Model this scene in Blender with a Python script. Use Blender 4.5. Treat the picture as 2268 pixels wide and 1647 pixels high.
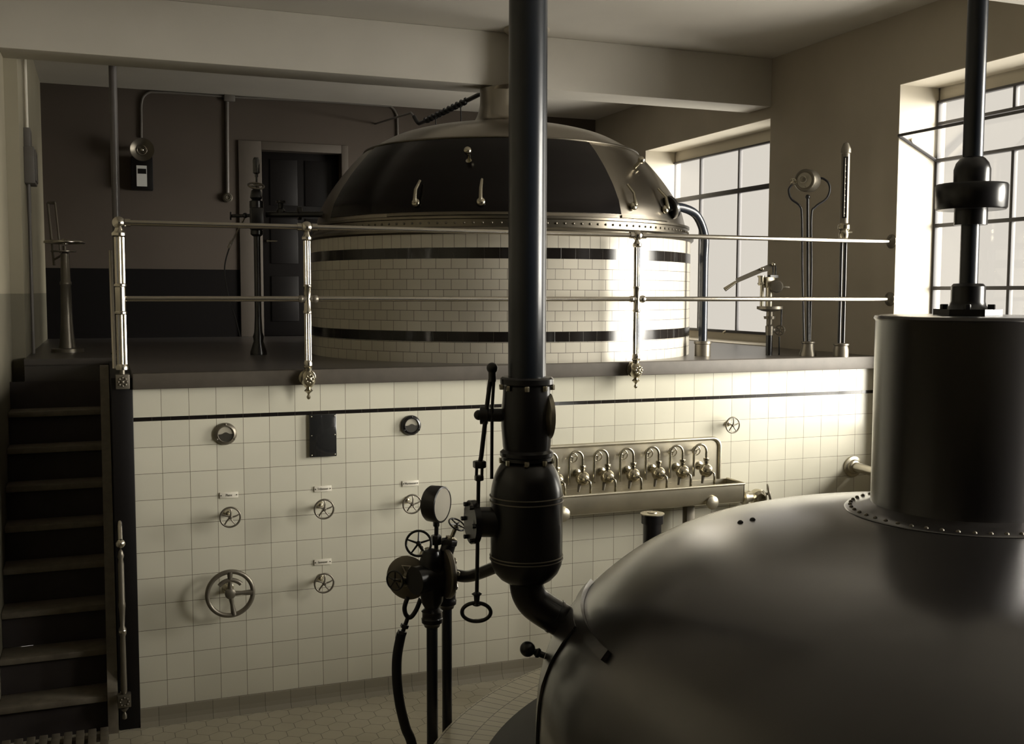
import bpy, bmesh, math, random
from mathutils import Vector, Matrix
random.seed(7)
PI = math.pi
scene = bpy.context.scene
for o in list(bpy.data.objects): bpy.data.objects.remove(o)
C = scene.collection

# ------------------------------------------------------------------ camera
W_, H_ = 2268, 1647
F_ = 2351.92
cam_pos = Vector((-0.1451, -6.2728, 0.7255))
cr = Vector((0.9332462, -0.35922822, 0.00257242))
cu = Vector((0.02437961, 0.07047731, 0.99721542))
cw = Vector((0.35840922, 0.93058478, -0.07453052))
cd = bpy.data.cameras.new('camera'); cam = bpy.data.objects.new('camera', cd); C.objects.link(cam)
cd.sensor_width = 36; cd.lens = F_ / W_ * 36; cd.clip_start = 0.05; cd.clip_end = 200
cam.matrix_world = Matrix(((cr.x, cu.x, -cw.x, cam_pos.x), (cr.y, cu.y, -cw.y, cam_pos.y), (cr.z, cu.z, -cw.z, cam_pos.z), (0, 0, 0, 1)))
scene.camera = cam

# ------------------------------------------------------------------ light
world = bpy.data.worlds.new('world'); scene.world = world; world.use_nodes = True
bg = world.node_tree.nodes['Background']; bg.inputs[0].default_value = (1.0, 0.93, 0.835, 1); bg.inputs[1].default_value = 0.70
def sun(name, d, e, ang):
    l = bpy.data.lights.new(name, 'SUN'); l.energy = e; l.angle = math.radians(ang); l.color = (1.0, 0.955, 0.87)
    o = bpy.data.objects.new(name, l); C.objects.link(o)
    o.rotation_euler = Vector(d).to_track_quat('-Z', 'Y').to_euler(); o.location = (9, -3, 5)
sun('hazy_daylight', (-1.0, 0.72, -0.24), 12, 44)
sun('ground_bounce_fill', (-1.0, 0.30, 0.45), 9, 80)  # fill sun added from below to lift the ceiling, standing in for ground bounce
scene.view_settings.view_transform = 'Standard'; scene.view_settings.look = 'None'
scene.view_settings.gamma = 1; scene.view_settings.use_curve_mapping = False
scene.view_settings.exposure = 0.22

# ------------------------------------------------------------------ helpers
def at(px, py, x=None, y=None, z=None, d=None):
    """point of the room seen at a place of the photograph, on a known plane of the room"""
    v = cr * ((px - W_ / 2) / F_) - cu * ((py - H_ / 2) / F_) + cw
    if d is not None: t = d
    elif x is not None: t = (x - cam_pos.x) / v.x
    elif y is not None: t = (y - cam_pos.y) / v.y
    else: t = (z - cam_pos.z) / v.z
    return cam_pos + v * t

def node_mat(name, build):
    m = bpy.data.materials.new(name); m.use_nodes = True
    nt = m.node_tree; b = nt.nodes['Principled BSDF']; build(nt, b); return m
def N(nt, t, **kw):
    n = nt.nodes.new(t)
    for k, v in kw.items(): setattr(n, k, v)
    return n
def simple(name, col, rough=0.5, metal=0.0, noise=0.06, scale=9, bump=0.0, coat=0.0, spec=0.5, cior=1.5, crough=0.15):
    def f(nt, b):
        L = nt.links; tc = N(nt, 'ShaderNodeTexCoord'); nz = N(nt, 'ShaderNodeTexNoise')
        nz.inputs['Scale'].default_value = scale; nz.inputs['Detail'].default_value = 5
        L.new(tc.outputs['Object'], nz.inputs['Vector'])
        mx = N(nt, 'ShaderNodeMixRGB', blend_type='MIX')
        mx.inputs[1].default_value = (*[c * (1 - noise * 2) for c in col], 1); mx.inputs[2].default_value = (*[min(1, c * (1 + noise * 2)) for c in col], 1)
        L.new(nz.outputs['Fac'], mx.inputs[0]); L.new(mx.outputs[0], b.inputs['Base Color'])
        b.inputs['Roughness'].default_value = rough; b.inputs['Metallic'].default_value = metal
        b.inputs['Specular IOR Level'].default_value = spec
        if coat: b.inputs['Coat Weight'].default_value = coat; b.inputs['Coat Roughness'].default_value = crough; b.inputs['Coat IOR'].default_value = cior
        if bump:
            bp = N(nt, 'ShaderNodeBump'); bp.inputs['Strength'].default_value = bump; bp.inputs['Distance'].default_value = 0.01
            L.new(nz.outputs['Fac'], bp.inputs['Height']); L.new(bp.outputs[0], b.inputs['Normal'])
    return node_mat(name, f)
def tile_mat(name, col, grout, w, h, off, mortar=0.0016, rough=0.22, vary=0.05):
    def f(nt, b):
        L = nt.links; uv = N(nt, 'ShaderNodeUVMap'); uv.uv_map = 'UVMap'
        br = N(nt, 'ShaderNodeTexBrick'); br.offset = off; br.offset_frequency = 2; br.squash = 1
        for k, v in (('Scale', 1), ('Mortar Size', mortar), ('Mortar Smooth', 0.2), ('Bias', 0), ('Brick Width', w), ('Row Height', h)): br.inputs[k].default_value = v
        br.inputs['Color1'].default_value = (*[c * (1 - vary) for c in col], 1); br.inputs['Color2'].default_value = (*[c * (1 + vary) for c in col], 1)
        br.inputs['Mortar'].default_value = (*grout, 1)
        L.new(uv.outputs[0], br.inputs['Vector'])
        nz = N(nt, 'ShaderNodeTexNoise'); nz.inputs['Scale'].default_value = 2.5; nz.inputs['Detail'].default_value = 6; L.new(uv.outputs[0], nz.inputs['Vector'])
        mp = N(nt, 'ShaderNodeMapRange'); mp.inputs[3].default_value = 0.92; mp.inputs[4].default_value = 1.06; L.new(nz.outputs['Fac'], mp.inputs[0])
        mu = N(nt, 'ShaderNodeMixRGB', blend_type='MULTIPLY'); mu.inputs[0].default_value = 1; L.new(br.outputs['Color'], mu.inputs[1]); L.new(mp.outputs[0], mu.inputs[2])
        L.new(mu.outputs[0], b.inputs['Base Color'])
        b.inputs['Roughness'].default_value = rough
        bp = N(nt, 'ShaderNodeBump'); bp.inputs['Strength'].default_value = 0.35; bp.inputs['Distance'].default_value = 0.002; bp.invert = True
        L.new(br.outputs['Fac'], bp.inputs['Height']); L.new(bp.outputs[0], b.inputs['Normal'])
    return node_mat(name, f)
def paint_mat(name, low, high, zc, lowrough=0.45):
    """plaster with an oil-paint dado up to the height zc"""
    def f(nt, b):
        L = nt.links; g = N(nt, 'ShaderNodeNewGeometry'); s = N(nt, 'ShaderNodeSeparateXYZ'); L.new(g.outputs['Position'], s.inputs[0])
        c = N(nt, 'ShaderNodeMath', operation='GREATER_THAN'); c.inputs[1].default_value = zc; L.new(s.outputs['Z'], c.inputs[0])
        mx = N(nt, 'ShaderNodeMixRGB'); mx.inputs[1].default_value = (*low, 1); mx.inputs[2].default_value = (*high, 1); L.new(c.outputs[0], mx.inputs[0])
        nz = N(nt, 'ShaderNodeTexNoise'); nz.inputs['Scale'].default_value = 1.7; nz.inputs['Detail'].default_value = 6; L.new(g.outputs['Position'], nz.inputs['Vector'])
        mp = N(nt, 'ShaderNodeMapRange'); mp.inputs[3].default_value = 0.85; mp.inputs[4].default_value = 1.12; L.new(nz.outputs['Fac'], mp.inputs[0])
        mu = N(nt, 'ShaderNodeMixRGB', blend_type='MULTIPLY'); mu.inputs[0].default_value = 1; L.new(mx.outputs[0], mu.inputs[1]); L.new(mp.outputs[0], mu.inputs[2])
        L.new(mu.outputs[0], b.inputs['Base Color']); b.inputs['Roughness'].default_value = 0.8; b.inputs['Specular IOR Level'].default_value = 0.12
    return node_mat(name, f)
def hex_floor(name):
    def f(nt, b):
        L = nt.links; g = N(nt, 'ShaderNodeNewGeometry')
        def vm(op, a, bb=None, sc=None):
            n = N(nt, 'ShaderNodeVectorMath', operation=op)
            for i, v in enumerate((a, bb)):
                if v is None: continue
                if isinstance(v, tuple): n.inputs[i].default_value = v
                else: L.new(v, n.inputs[i])
            if sc is not None: n.inputs['Scale'].default_value = sc
            return n
        def ma(op, a, bb=None, cc=None):
            n = N(nt, 'ShaderNodeMath', operation=op)
            for i, v in enumerate((a, bb, cc)):
                if v is None: continue
                if isinstance(v, (int, float)): n.inputs[i].default_value = v
                else: L.new(v, n.inputs[i])
            return n.outputs[0]
        p = vm('MULTIPLY', g.outputs['Position'], (8.5, 8.5, 0)).outputs[0]
        r = (1.0, 1.7320508, 1.0); hr = (0.5, 0.8660254, 0.5)
        def cell(v):
            q = vm('DIVIDE', v, r); q = vm('FRACTION', q.outputs[0]); q = vm('MULTIPLY', q.outputs[0], r); q = vm('SUBTRACT', q.outputs[0], hr)
            q = vm('MULTIPLY', q.outputs[0], (1, 1, 0)); return q.outputs[0]
        a = cell(p); c = cell(vm('SUBTRACT', p, hr).outputs[0])
        la = vm('LENGTH', a).outputs['Value']; lc = vm('LENGTH', c).outputs['Value']
        sel = ma('LESS_THAN', la, lc)
        mx = N(nt, 'ShaderNodeMix', data_type='VECTOR'); L.new(sel, mx.inputs[0]); L.new(c, mx.inputs[4]); L.new(a, mx.inputs[5])
        ab = vm('ABSOLUTE', mx.outputs[1]).outputs[0]
        dt = vm('DOT_PRODUCT', ab, (0.5, 0.8660254, 0)).outputs['Value']
        sx = N(nt, 'ShaderNodeSeparateXYZ'); L.new(ab, sx.inputs[0])
        e = ma('MAXIMUM', dt, sx.outputs['X'])
        line = ma('GREATER_THAN', e, 0.487)
        cm = N(nt, 'ShaderNodeMixRGB'); L.new(line, cm.inputs[0]); cm.inputs[2].default_value = (0.10, 0.085, 0.06, 1)
        nz = N(nt, 'ShaderNodeTexNoise'); nz.inputs['Scale'].default_value = 3; nz.inputs['Detail'].default_value = 8; L.new(g.outputs['Position'], nz.inputs['Vector'])
        rp = N(nt, 'ShaderNodeMixRGB'); rp.inputs[1].default_value = (0.36, 0.33, 0.25, 1); rp.inputs[2].default_value = (0.56, 0.52, 0.41, 1)
        L.new(nz.outputs['Fac'], rp.inputs[0]); L.new(rp.outputs[0], cm.inputs[1]); L.new(cm.outputs[0], b.inputs['Base Color'])
        b.inputs['Roughness'].default_value = 0.4
    return node_mat(name, f)
def glass_mat():
    m = bpy.data.materials.new('window_glass'); m.use_nodes = True; nt = m.node_tree; nt.nodes.clear()
    o = N(nt, 'ShaderNodeOutputMaterial'); t = N(nt, 'ShaderNodeBsdfTransparent'); t.inputs[0].default_value = (0.96, 0.96, 0.95, 1)
    g = N(nt, 'ShaderNodeBsdfGlossy'); g.inputs['Roughness'].default_value = 0.02; lw = N(nt, 'ShaderNodeLayerWeight'); pw = N(nt, 'ShaderNodeMath', operation='POWER'); pw.inputs[1].default_value = 5; nt.links.new(lw.outputs['Facing'], pw.inputs[0])
    fr = N(nt, 'ShaderNodeMath', operation='MULTIPLY_ADD'); fr.inputs[1].default_value = 0.6; fr.inputs[2].default_value = 0.03; nt.links.new(pw.outputs[0], fr.inputs[0])
    nz = N(nt, 'ShaderNodeTexNoise'); nz.inputs['Scale'].default_value = 4
    mx = N(nt, 'ShaderNodeMixShader'); nt.links.new(fr.outputs[0], mx.inputs[0]); nt.links.new(t.outputs[0], mx.inputs[1]); nt.links.new(g.outputs[0], mx.inputs[2]); nt.links.new(mx.outputs[0], o.inputs[0])
    return m

M = {
 'plaster': simple('wall_plaster', (0.42, 0.375, 0.30), 0.85, noise=0.05, scale=3, bump=0.05),
 'surround': simple('door_surround_paint', (0.085, 0.070, 0.056), 0.7, noise=0.05),
 'darkwall': simple('rear_wall_dark_paint', (0.035, 0.030, 0.027), 0.7, noise=0.06, scale=2),
 'ceiling': simple('ceiling_plaster', (0.56, 0.53, 0.47), 0.85, noise=0.06, scale=1.6, bump=0.04),
 'reveal': simple('window_reveal_paint', (0.62, 0.57, 0.47), 0.7, noise=0.03, scale=3),
 'leftwall': paint_mat('left_wall_paint', (0.17, 0.155, 0.115), (0.30, 0.27, 0.20), 0.71),
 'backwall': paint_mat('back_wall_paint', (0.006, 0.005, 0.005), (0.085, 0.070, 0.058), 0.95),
 'tile': tile_mat('cream_wall_tile', (0.60, 0.575, 0.475), (0.13, 0.11, 0.075), 0.15, 0.15, 0.0, mortar=0.0014),
 'brick': tile_mat('cream_kettle_tile', (0.60, 0.56, 0.475), (0.07, 0.055, 0.04), 0.104, 0.0675, 0.5, mortar=0.0016, rough=0.33),
 'solder': tile_mat('cream_soldier_tile', (0.60, 0.56, 0.475), (0.07, 0.055, 0.04), 0.075, 0.2, 0.0, mortar=0.0016, rough=0.33),
 'darkband': tile_mat('black_band_tile', (0.012, 0.010, 0.009), (0.05, 0.045, 0.035), 0.10, 0.2, 0.0, mortar=0.0012, rough=0.15),
 'kerbtile': tile_mat('kerb_top_tile', (0.60, 0.56, 0.45), (0.06, 0.05, 0.035), 0.052, 0.125, 0.5, mortar=0.0018, rough=0.3),
 'base': tile_mat('grey_base_tile', (0.26, 0.235, 0.185), (0.08, 0.07, 0.05), 0.15, 0.4, 0.0, mortar=0.0014, rough=0.35),
 'floor': hex_floor('hexagonal_floor_tile'),
 'platform': simple('dark_platform_screed', (0.055, 0.047, 0.042), 0.4, noise=0.15, scale=6, spec=0.5, coat=0.6, cior=1.7, crough=0.32),
 'fascia': simple('platform_edge_stone', (0.085, 0.072, 0.058), 0.6, noise=0.12, scale=14),
 'blackpaint': simple('black_gloss_paint', (0.006, 0.005, 0.005), 0.45, noise=0.1, spec=0.25),
 'iron': simple('black_enamelled_iron', (0.010, 0.009, 0.010), 0.28, noise=0.1, coat=0.3),
 'bluepipe': simple('dark_lacquered_pipe', (0.016, 0.020, 0.028), 0.3, noise=0.1, coat=0.4),
 'copperdark': simple('dark_patinated_copper', (0.030, 0.026, 0.026), 0.34, metal=0.5, noise=0.08, scale=1.5, coat=1.0, cior=1.95, crough=0.22),
 'darkpanel': simple('dark_panel_copper', (0.012, 0.010, 0.010), 0.2, metal=0.6, noise=0.1),
 'copper': simple('polished_kettle_copper', (0.32, 0.29, 0.245), 0.28, metal=1.0, noise=0.05, scale=3),
 'rim': simple('kettle_rim_metal', (0.20, 0.18, 0.145), 0.32, metal=1.0, noise=0.08, scale=12),
 'sheet': simple('tarnished_sheet_copper', (0.52, 0.48, 0.38), 0.36, metal=0.9, noise=0.12, scale=7),
 'brass': simple('polished_brass', (0.52, 0.48, 0.38), 0.22, metal=1.0, noise=0.05),
 'steel': simple('polished_handrail_steel', (0.60, 0.56, 0.49), 0.22, metal=1.0, noise=0.04),
 'dullmetal': simple('dull_grey_metal', (0.20, 0.18, 0.145), 0.4, metal=0.7, noise=0.08),
 'pipegrey': simple('painted_pipe_grey', (0.10, 0.09, 0.085), 0.35, noise=0.08),
 'wood': simple('worn_stair_tread', (0.16, 0.138, 0.105), 0.6, noise=0.2, scale=20),
 'riser': simple('dark_stair_riser', (0.035, 0.028, 0.027), 0.7, noise=0.15),
 'winframe': simple('grey_window_steel', (0.045, 0.042, 0.045), 0.5, noise=0.1),
 'plate': simple('enamel_name_plate', (0.74, 0.70, 0.60), 0.3, noise=0.03),
 'ink': simple('black_lettering', (0.03, 0.026, 0.018), 0.5),
 'dial': simple('gauge_dial_face', (0.38, 0.35, 0.28), 0.5, noise=0.05),
 'paledial': simple('cream_dial_face', (0.62, 0.58, 0.48), 0.4, noise=0.03),
 'rubber': simple('black_rubber_hose', (0.008, 0.008, 0.010), 0.45, noise=0.1),
 'card': simple('white_notice_card', (0.62, 0.62, 0.60), 0.6, noise=0.04),
 'conduit': simple('grey_conduit', (0.13, 0.118, 0.105), 0.5, noise=0.08),
 'whitemetal': simple('white_enamel_pipe', (0.75, 0.70, 0.6), 0.3),
 'glass': glass_mat(),
 'darkglass': simple('dark_bottle_glass', (0.02, 0.02, 0.02), 0.05, noise=0.02, coat=1),
}

def finish(bm, smooth=38):
    bmesh.ops.remove_doubles(bm, verts=bm.verts, dist=1e-5)
    bmesh.ops.recalc_face_normals(bm, faces=bm.faces)
    a = math.radians(smooth)
    for f in bm.faces: f.smooth = True
    for e in bm.edges:
        if len(e.link_faces) == 2: e.smooth = e.calc_face_angle(0) < a
        else: e.smooth = False
ORIG = {}
def mesh_obj(name, bm, mat, origin=Vector((0, 0, 0)), smooth=38, fin=True):
    if fin: finish(bm, smooth)
    if origin.length > 0: bmesh.ops.translate(bm, verts=bm.verts, vec=-origin)
    me = bpy.data.meshes.new(name); bm.to_mesh(me); bm.free()
    me.materials.append(M[mat]); o = bpy.data.objects.new(name, me); C.objects.link(o); return o
def thing(name, label, cat, loc, group=None):
    o = bpy.data.objects.new(name, None); C.objects.link(o); o.empty_display_size = 0.05
    o.location = loc; o['label'] = label; o['category'] = cat
    if group: o['group'] = group
    ORIG[o] = Vector(loc); return o
def part(name, bm, mat, parent, label=None, smooth=38):
    o = mesh_obj(name, bm, mat, ORIG[parent], smooth); o.parent = parent; ORIG[o] = ORIG[parent]
    if label: o['label'] = label
    return o
def single(name, bm, mat, label, cat, loc=(0, 0, 0), group=None):
    o = mesh_obj(name, bm, mat, Vector(loc)); o.location = loc; o['label'] = label; o['category'] = cat
    if group: o['group'] = group
    ORIG[o] = Vector(loc); return o
def struct(name, bm, mat, parent=None, smooth=38, fin=True):
    o = mesh_obj(name, bm, mat, Vector((0, 0, 0)) if not parent else ORIG[parent], smooth, fin)
    if parent: o.parent = parent; ORIG[o] = ORIG[parent]
    else: o['kind'] = 'structure'; ORIG[o] = Vector((0, 0, 0))
    return o
def copy_tree(o, loc, label=None, rotz=None):
    r = o.copy(); C.objects.link(r); r.location = loc
    if rotz is not None: r.rotation_euler = (0, 0, rotz)
    if label: r['label'] = label
    for ch in list(o.children):
        c = ch.copy(); C.objects.link(c); c.parent = r
        for g in list(ch.children):
            d = g.copy(); C.objects.link(d); d.parent = c
    return r

def BM(): return bmesh.new()
def box(bm, a, b, bev=0.0):
    x0, y0, z0 = a; x1, y1, z1 = b
    vs = [bm.verts.new(p) for p in ((x0, y0, z0), (x1, y0, z0), (x1, y1, z0), (x0, y1, z0), (x0, y0, z1), (x1, y0, z1), (x1, y1, z1), (x0, y1, z1))]
    fs = [bm.faces.new([vs[i] for i in f]) for f in ((0, 3, 2, 1), (4, 5, 6, 7), (0, 1, 5, 4), (1, 2, 6, 5), (2, 3, 7, 6), (3, 0, 4, 7))]
    if bev:
        es = list({e for f in fs for e in f.edges})
        bmesh.ops.bevel(bm, geom=es, offset=bev, segments=2, affect='EDGES', profile=0.5)
    return bm
def frame_of(axis):
    w = Vector(axis).normalized(); h = Vector((0, 0, 1)) if abs(w.z) < 0.9 else Vector((1, 0, 0))
    u = h.cross(w).normalized(); return u, w.cross(u), w
def ring_faces(bm, rings, closed=True, loop=False):
    n = len(rings[0])
    for k in range(len(rings) - (0 if loop else 1)):
        A, B_ = rings[k], rings[(k + 1) % len(rings)]
        for i in range(n if closed else n - 1):
            j = (i + 1) % n
            try: bm.faces.new((A[i], A[j], B_[j], B_[i]))
            except ValueError: pass
def lathe(bm, prof, c=(0, 0, 0), axis=(0, 0, 1), seg=40, flutes=0, fdepth=0.0, cap=True):
    u, v, w = frame_of(axis); c = Vector(c); rings = []
    for r, h in prof:
        r = max(r, 0.0); ring = []
        for i in range(seg):
            t = 2 * PI * i / seg; rr = r
            if flutes: rr = r * (1 - fdepth * abs(math.sin(t * flutes / 2)))
            ring.append(bm.verts.new(c + w * h + (u * math.cos(t) + v * math.sin(t)) * rr))
        rings.append(ring)
    ring_faces(bm, rings)
    for ring, (r, h) in ((rings[0], prof[0]), (rings[-1], prof[-1])):
        if r > 1e-6 and cap: bm.faces.new(ring if ring is rings[-1] else ring[::-1])
    return bm
def cyl(bm, a, b, r, r2=None, seg=28):
    a, b = Vector(a), Vector(b); return lathe(bm, [(r, 0), (r if r2 is None else r2, (b - a).length)], a, b - a, seg)
def ball(bm, c, r, seg=24, squash=1.0, axis=(0, 0, 1)):
    n = 12; return lathe(bm, [(r * math.sin(PI * i / n), -r * squash * math.cos(PI * i / n)) for i in range(n + 1)], c, axis, seg)
def smooth_pts(pts, k=8):
    pts = [Vector(p) for p in pts]; out = []
    for i in range(len(pts) - 1):
        p0 = pts[max(i - 1, 0)]; p1 = pts[i]; p2 = pts[i + 1]; p3 = pts[min(i + 2, len(pts) - 1)]
        for j in range(k):
            t = j / k
            out.append(0.5 * ((2 * p1) + (p2 - p0) * t + (2 * p0 - 5 * p1 + 4 * p2 - p3) * t * t + (3 * p1 - p0 - 3 * p2 + p3) * t ** 3))
    out.append(pts[-1]); return out
def tube(bm, pts, r, seg=16, closed=False, sm=0):
    pts = [Vector(p) for p in pts]
    if sm: pts = smooth_pts(pts, sm)
    n = len(pts); rr = r if callable(r) else (lambda t: r)
    tan = []
    for i in range(n):
        a = pts[(i - 1) % n] if (closed or i > 0) else pts[i]; b = pts[(i + 1) % n] if (closed or i < n - 1) else pts[i]
        tan.append((b - a).normalized())
    u, v, w = frame_of(tan[0]); rings = []
    for i in range(n):
        if i:
            q = tan[i - 1].rotation_difference(tan[i]); u = q @ u
        u = (u - tan[i] * u.dot(tan[i])).normalized(); v = tan[i].cross(u)
        rad = rr(i / max(1, n - 1))
        rings.append([bm.verts.new(pts[i] + (u * math.cos(2 * PI * k / seg) + v * math.sin(2 * PI * k / seg)) * rad) for k in range(seg)])
    ring_faces(bm, rings, loop=closed)
    if not closed: bm.faces.new(rings[0][::-1]); bm.faces.new(rings[-1])
    return bm
def circle_pts(c, axis, R, n=48, a0=0, a1=2 * PI, sx=1, sy=1, endpoint=False):
    u, v, w = frame_of(axis); c = Vector(c); m = n + (1 if endpoint else 0)
    return [c + u * math.cos(a0 + (a1 - a0) * i / n) * R * sx + v * math.sin(a0 + (a1 - a0) * i / n) * R * sy for i in range(m)]
def torus(bm, c, axis, R, r, n=48, seg=12): return tube(bm, circle_pts(c, axis, R, n), r, seg, closed=True)
def prism(bm, poly, ext):
    """poly: 3-D outline, ext: thickness vector"""
    ext = Vector(ext); a = [bm.verts.new(Vector(p)) for p in poly]; b = [bm.verts.new(Vector(p) + ext) for p in poly]
    bm.faces.new(a[::-1]); bm.faces.new(b)
    for i in range(len(a)):
        j = (i + 1) % len(a); bm.faces.new((a[i], a[j], b[j], b[i]))
    return bm
def quad_uv(bm, ps, uvs):
    lay = bm.loops.layers.uv.get('UVMap') or bm.loops.layers.uv.new('UVMap')
    f = bm.faces.new([bm.verts.new(Vector(p)) for p in ps])
    for l, t in zip(f.loops, uvs): l[lay].uv = t
def nut(bm, c, axis, r, h): return lathe(bm, [(0, -h / 2), (r * 0.92, -h / 2), (r, -h * .35), (r, h * .35), (r * 0.92, h / 2), (0, h / 2)], c, axis, 6)
def wheel(bm, c, axis, R, r, spokes=5, hub=0.2, dish=0.0, a0=0.3, curved=0.0, seg=10):
    """a cast handwheel: rim, hub and tapering spokes as one casting"""
    u, v, w = frame_of(axis); c = Vector(c); torus(bm, c, axis, R, r, 40, seg)
    lathe(bm, [(0, -R * .12 - dish), (R * hub, -R * .12 - dish), (R * hub, R * .1 - dish), (R * hub * .6, R * .18 - dish), (0, R * .18 - dish)], c, axis, 16)
    for k in range(spokes):
        t = a0 + 2 * PI * k / spokes
        pts = [c - w * dish + (u * math.cos(t + curved * (q - 1)) + v * math.sin(t + curved * (q - 1))) * R * q for q in (0.1, 0.4, 0.7)] + [c + (u * math.cos(t) + v * math.sin(t)) * R * 0.99]
        tube(bm, pts, lambda s: r * (0.95 - 0.3 * s), 8, sm=3)

FZ, PZ, CZ = -1.75, 0.27, 2.69
RX, LX, BY, NY = 5.15, -0.73, 4.85, -8.2
VC = Vector((2.744, 1.473, PZ)); VR = 1.447          # tiled kettle on the platform
DC = Vector((2.745, -3.305, FZ))                      # kettle in the foreground

# ------------------------------------------------------------------ the room
b = BM(); box(b, (LX - .3, NY - .3, FZ - .2), (RX + .8, 0.0, FZ)); box(b, (LX - .3, 0.0, FZ - .2), (0, 1.6, FZ)); struct('floor', b, 'floor')
b = BM(); box(b, (LX - .3, NY - .3, CZ), (RX + .8, BY + .3, CZ + .25)); struct('ceiling', b, 'ceiling')
b = BM(); box(b, (LX, 1.42, 2.29), (RX, 1.75, CZ), 0.006); struct('trim_1', b, 'ceiling')
b = BM(); box(b, (LX, -2.15, 2.29), (RX, -1.757, CZ), 0.006); struct('trim_2', b, 'ceiling')
b = BM(); box(b, (LX - .3, NY - .3, FZ), (LX, 1.75, CZ)); box(b, (LX - .3, 1.75, FZ), (-0.645, BY + .3, CZ)); struct('wall_left', b, 'leftwall')
b = BM(); box(b, (LX - .3, NY - .3, FZ), (RX + .8, NY, CZ)); struct('wall_rear', b, 'darkwall')
# back wall with the doorway
dx0, dx1, dz = 1.40, 2.22, 2.165
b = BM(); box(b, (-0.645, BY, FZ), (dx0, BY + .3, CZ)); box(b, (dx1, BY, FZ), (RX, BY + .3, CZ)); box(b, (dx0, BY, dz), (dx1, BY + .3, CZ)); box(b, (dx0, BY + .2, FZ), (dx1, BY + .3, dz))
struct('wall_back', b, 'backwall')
# right wall with its window openings
wins = [(1.42, 3.64, 0.27, 2.20), (-2.25, -0.135, -0.45, 2.20), (-5.9, -3.75, -0.45, 2.20)]
b = BM(); T = 0.42; edges = [BY + .3] + sum([[w[1], w[0]] for w in wins], []) + [NY - .3]
for i in range(0, len(edges), 2): box(b, (RX, edges[i + 1], FZ), (RX + T, edges[i], CZ))
for y0, y1, z0, z1 in wins: box(b, (RX, y0, FZ), (RX + T, y1, z0)); box(b, (RX, y0, z1), (RX + T, y1, CZ))
struct('wall_right', b, 'plaster')
b = BM()
for y0, y1, z0, z1 in wins:                            # bright painted reveals lining the openings
    t = 0.006
    box(b, (RX - .001, y1 - t, z0), (RX + .34, y1 + .0, z1)); box(b, (RX - .001, y0, z0), (RX + .34, y0 + t, z1))
    box(b, (RX - .001, y0, z1 - t), (RX + .34, y1, z1)); box(b, (RX - .001, y0, z0), (RX + .34, y1, z0 + t))
struct('trim_3', b, 'reveal')

# platform
b = BM(); box(b, (0.0, 0.004, FZ), (RX, BY, PZ - .005)); box(b, (-0.645, 1.55, FZ), (0.0, BY, PZ - .005)); struct('wall_platform', b, 'platform')
b = BM(); box(b, (0.0, -.02, PZ - .005), (RX, BY, PZ)); box(b, (-0.645, 1.53, PZ - .04), (0.0, BY, PZ)); struct('floor_platform', b, 'platform')
b = BM(); box(b, (0.0, -0.05, 0.183), (RX, 0.01, PZ + .002), 0.006); struct('trim_4', b, 'fascia')
b = BM()
quad_uv(b, [(0, 0, FZ), (RX, 0, FZ), (RX, 0, 0), (0, 0, 0)], [(0, FZ), (RX, FZ), (RX, 0), (0, 0)])
quad_uv(b, [(0, 0, 0.02), (RX, 0, 0.02), (RX, 0, 0.185), (0, 0, 0.185)], [(0, 0), (RX, 0), (RX, .149), (0, .149)])
struct('wall_front', b, 'tile', fin=False)
b = BM(); quad_uv(b, [(0, -.0015, 0), (RX, -.0015, 0), (RX, -.0015, .022), (0, -.0015, .022)], [(0, .1), (RX, .1), (RX, .122), (0, .122)]); struct('trim_5', b, 'darkband', fin=False)
b = BM(); prof = [(0.0, -1.65), (-.016, -1.65), (-.016, -1.70), (-.022, -1.725), (-.045, -1.75), (0, -1.75)]
for (ya, za), (yb, zb) in zip(prof[:-1], prof[1:]):
    quad_uv(b, [(0.0, ya, za), (RX, ya, za), (RX, yb, zb), (0.0, yb, zb)], [(.05, za), (RX + .05, za), (RX + .05, zb), (.05, zb)])
struct('baseboard_front', b, 'base', fin=False)
b = BM(); box(b, (-0.112, -0.03, FZ), (0.0, 1.5, PZ - .02), 0.004); struct('trim_6', b, 'blackpaint')

# doorway in the back wall: plastered surround and a dark door
door = bpy.data.objects.new('door_1', None); C.objects.link(door); door['kind'] = 'structure'; ORIG[door] = Vector((0, 0, 0))
b = BM(); box(b, (dx0, BY + .12, PZ), (dx1, BY + .16, dz), 0.004)
for i in range(2):
    for j in range(3): box(b, (dx0 + .1 + i * .36, BY + .108, PZ + .15 + j * .6), (dx0 + .38 + i * .36, BY + .121, PZ + .62 + j * .6), 0.004)
part('door_leaf', b, 'blackpaint', door)
b = BM()
for p, q in (((1.17, PZ), (dx0 - .0, 2.25)), ((dx1, PZ), (2.29, 2.25)), ((dx0, dz), (dx1, 2.25))): box(b, (p[0], BY - .022, p[1]), (q[0], BY + .01, q[1]), 0.004)
part('door_surround', b, 'surround', door)
b = BM(); cyl(b, (dx0 + .06, BY + .11, 1.25), (dx0 + .06, BY + .07, 1.25), .012); tube(b, [(dx0 + .06, BY + .075, 1.25), (dx0 + .16, BY + .07, 1.25)], .008); part('door_handle', b, 'brass', door)

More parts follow.
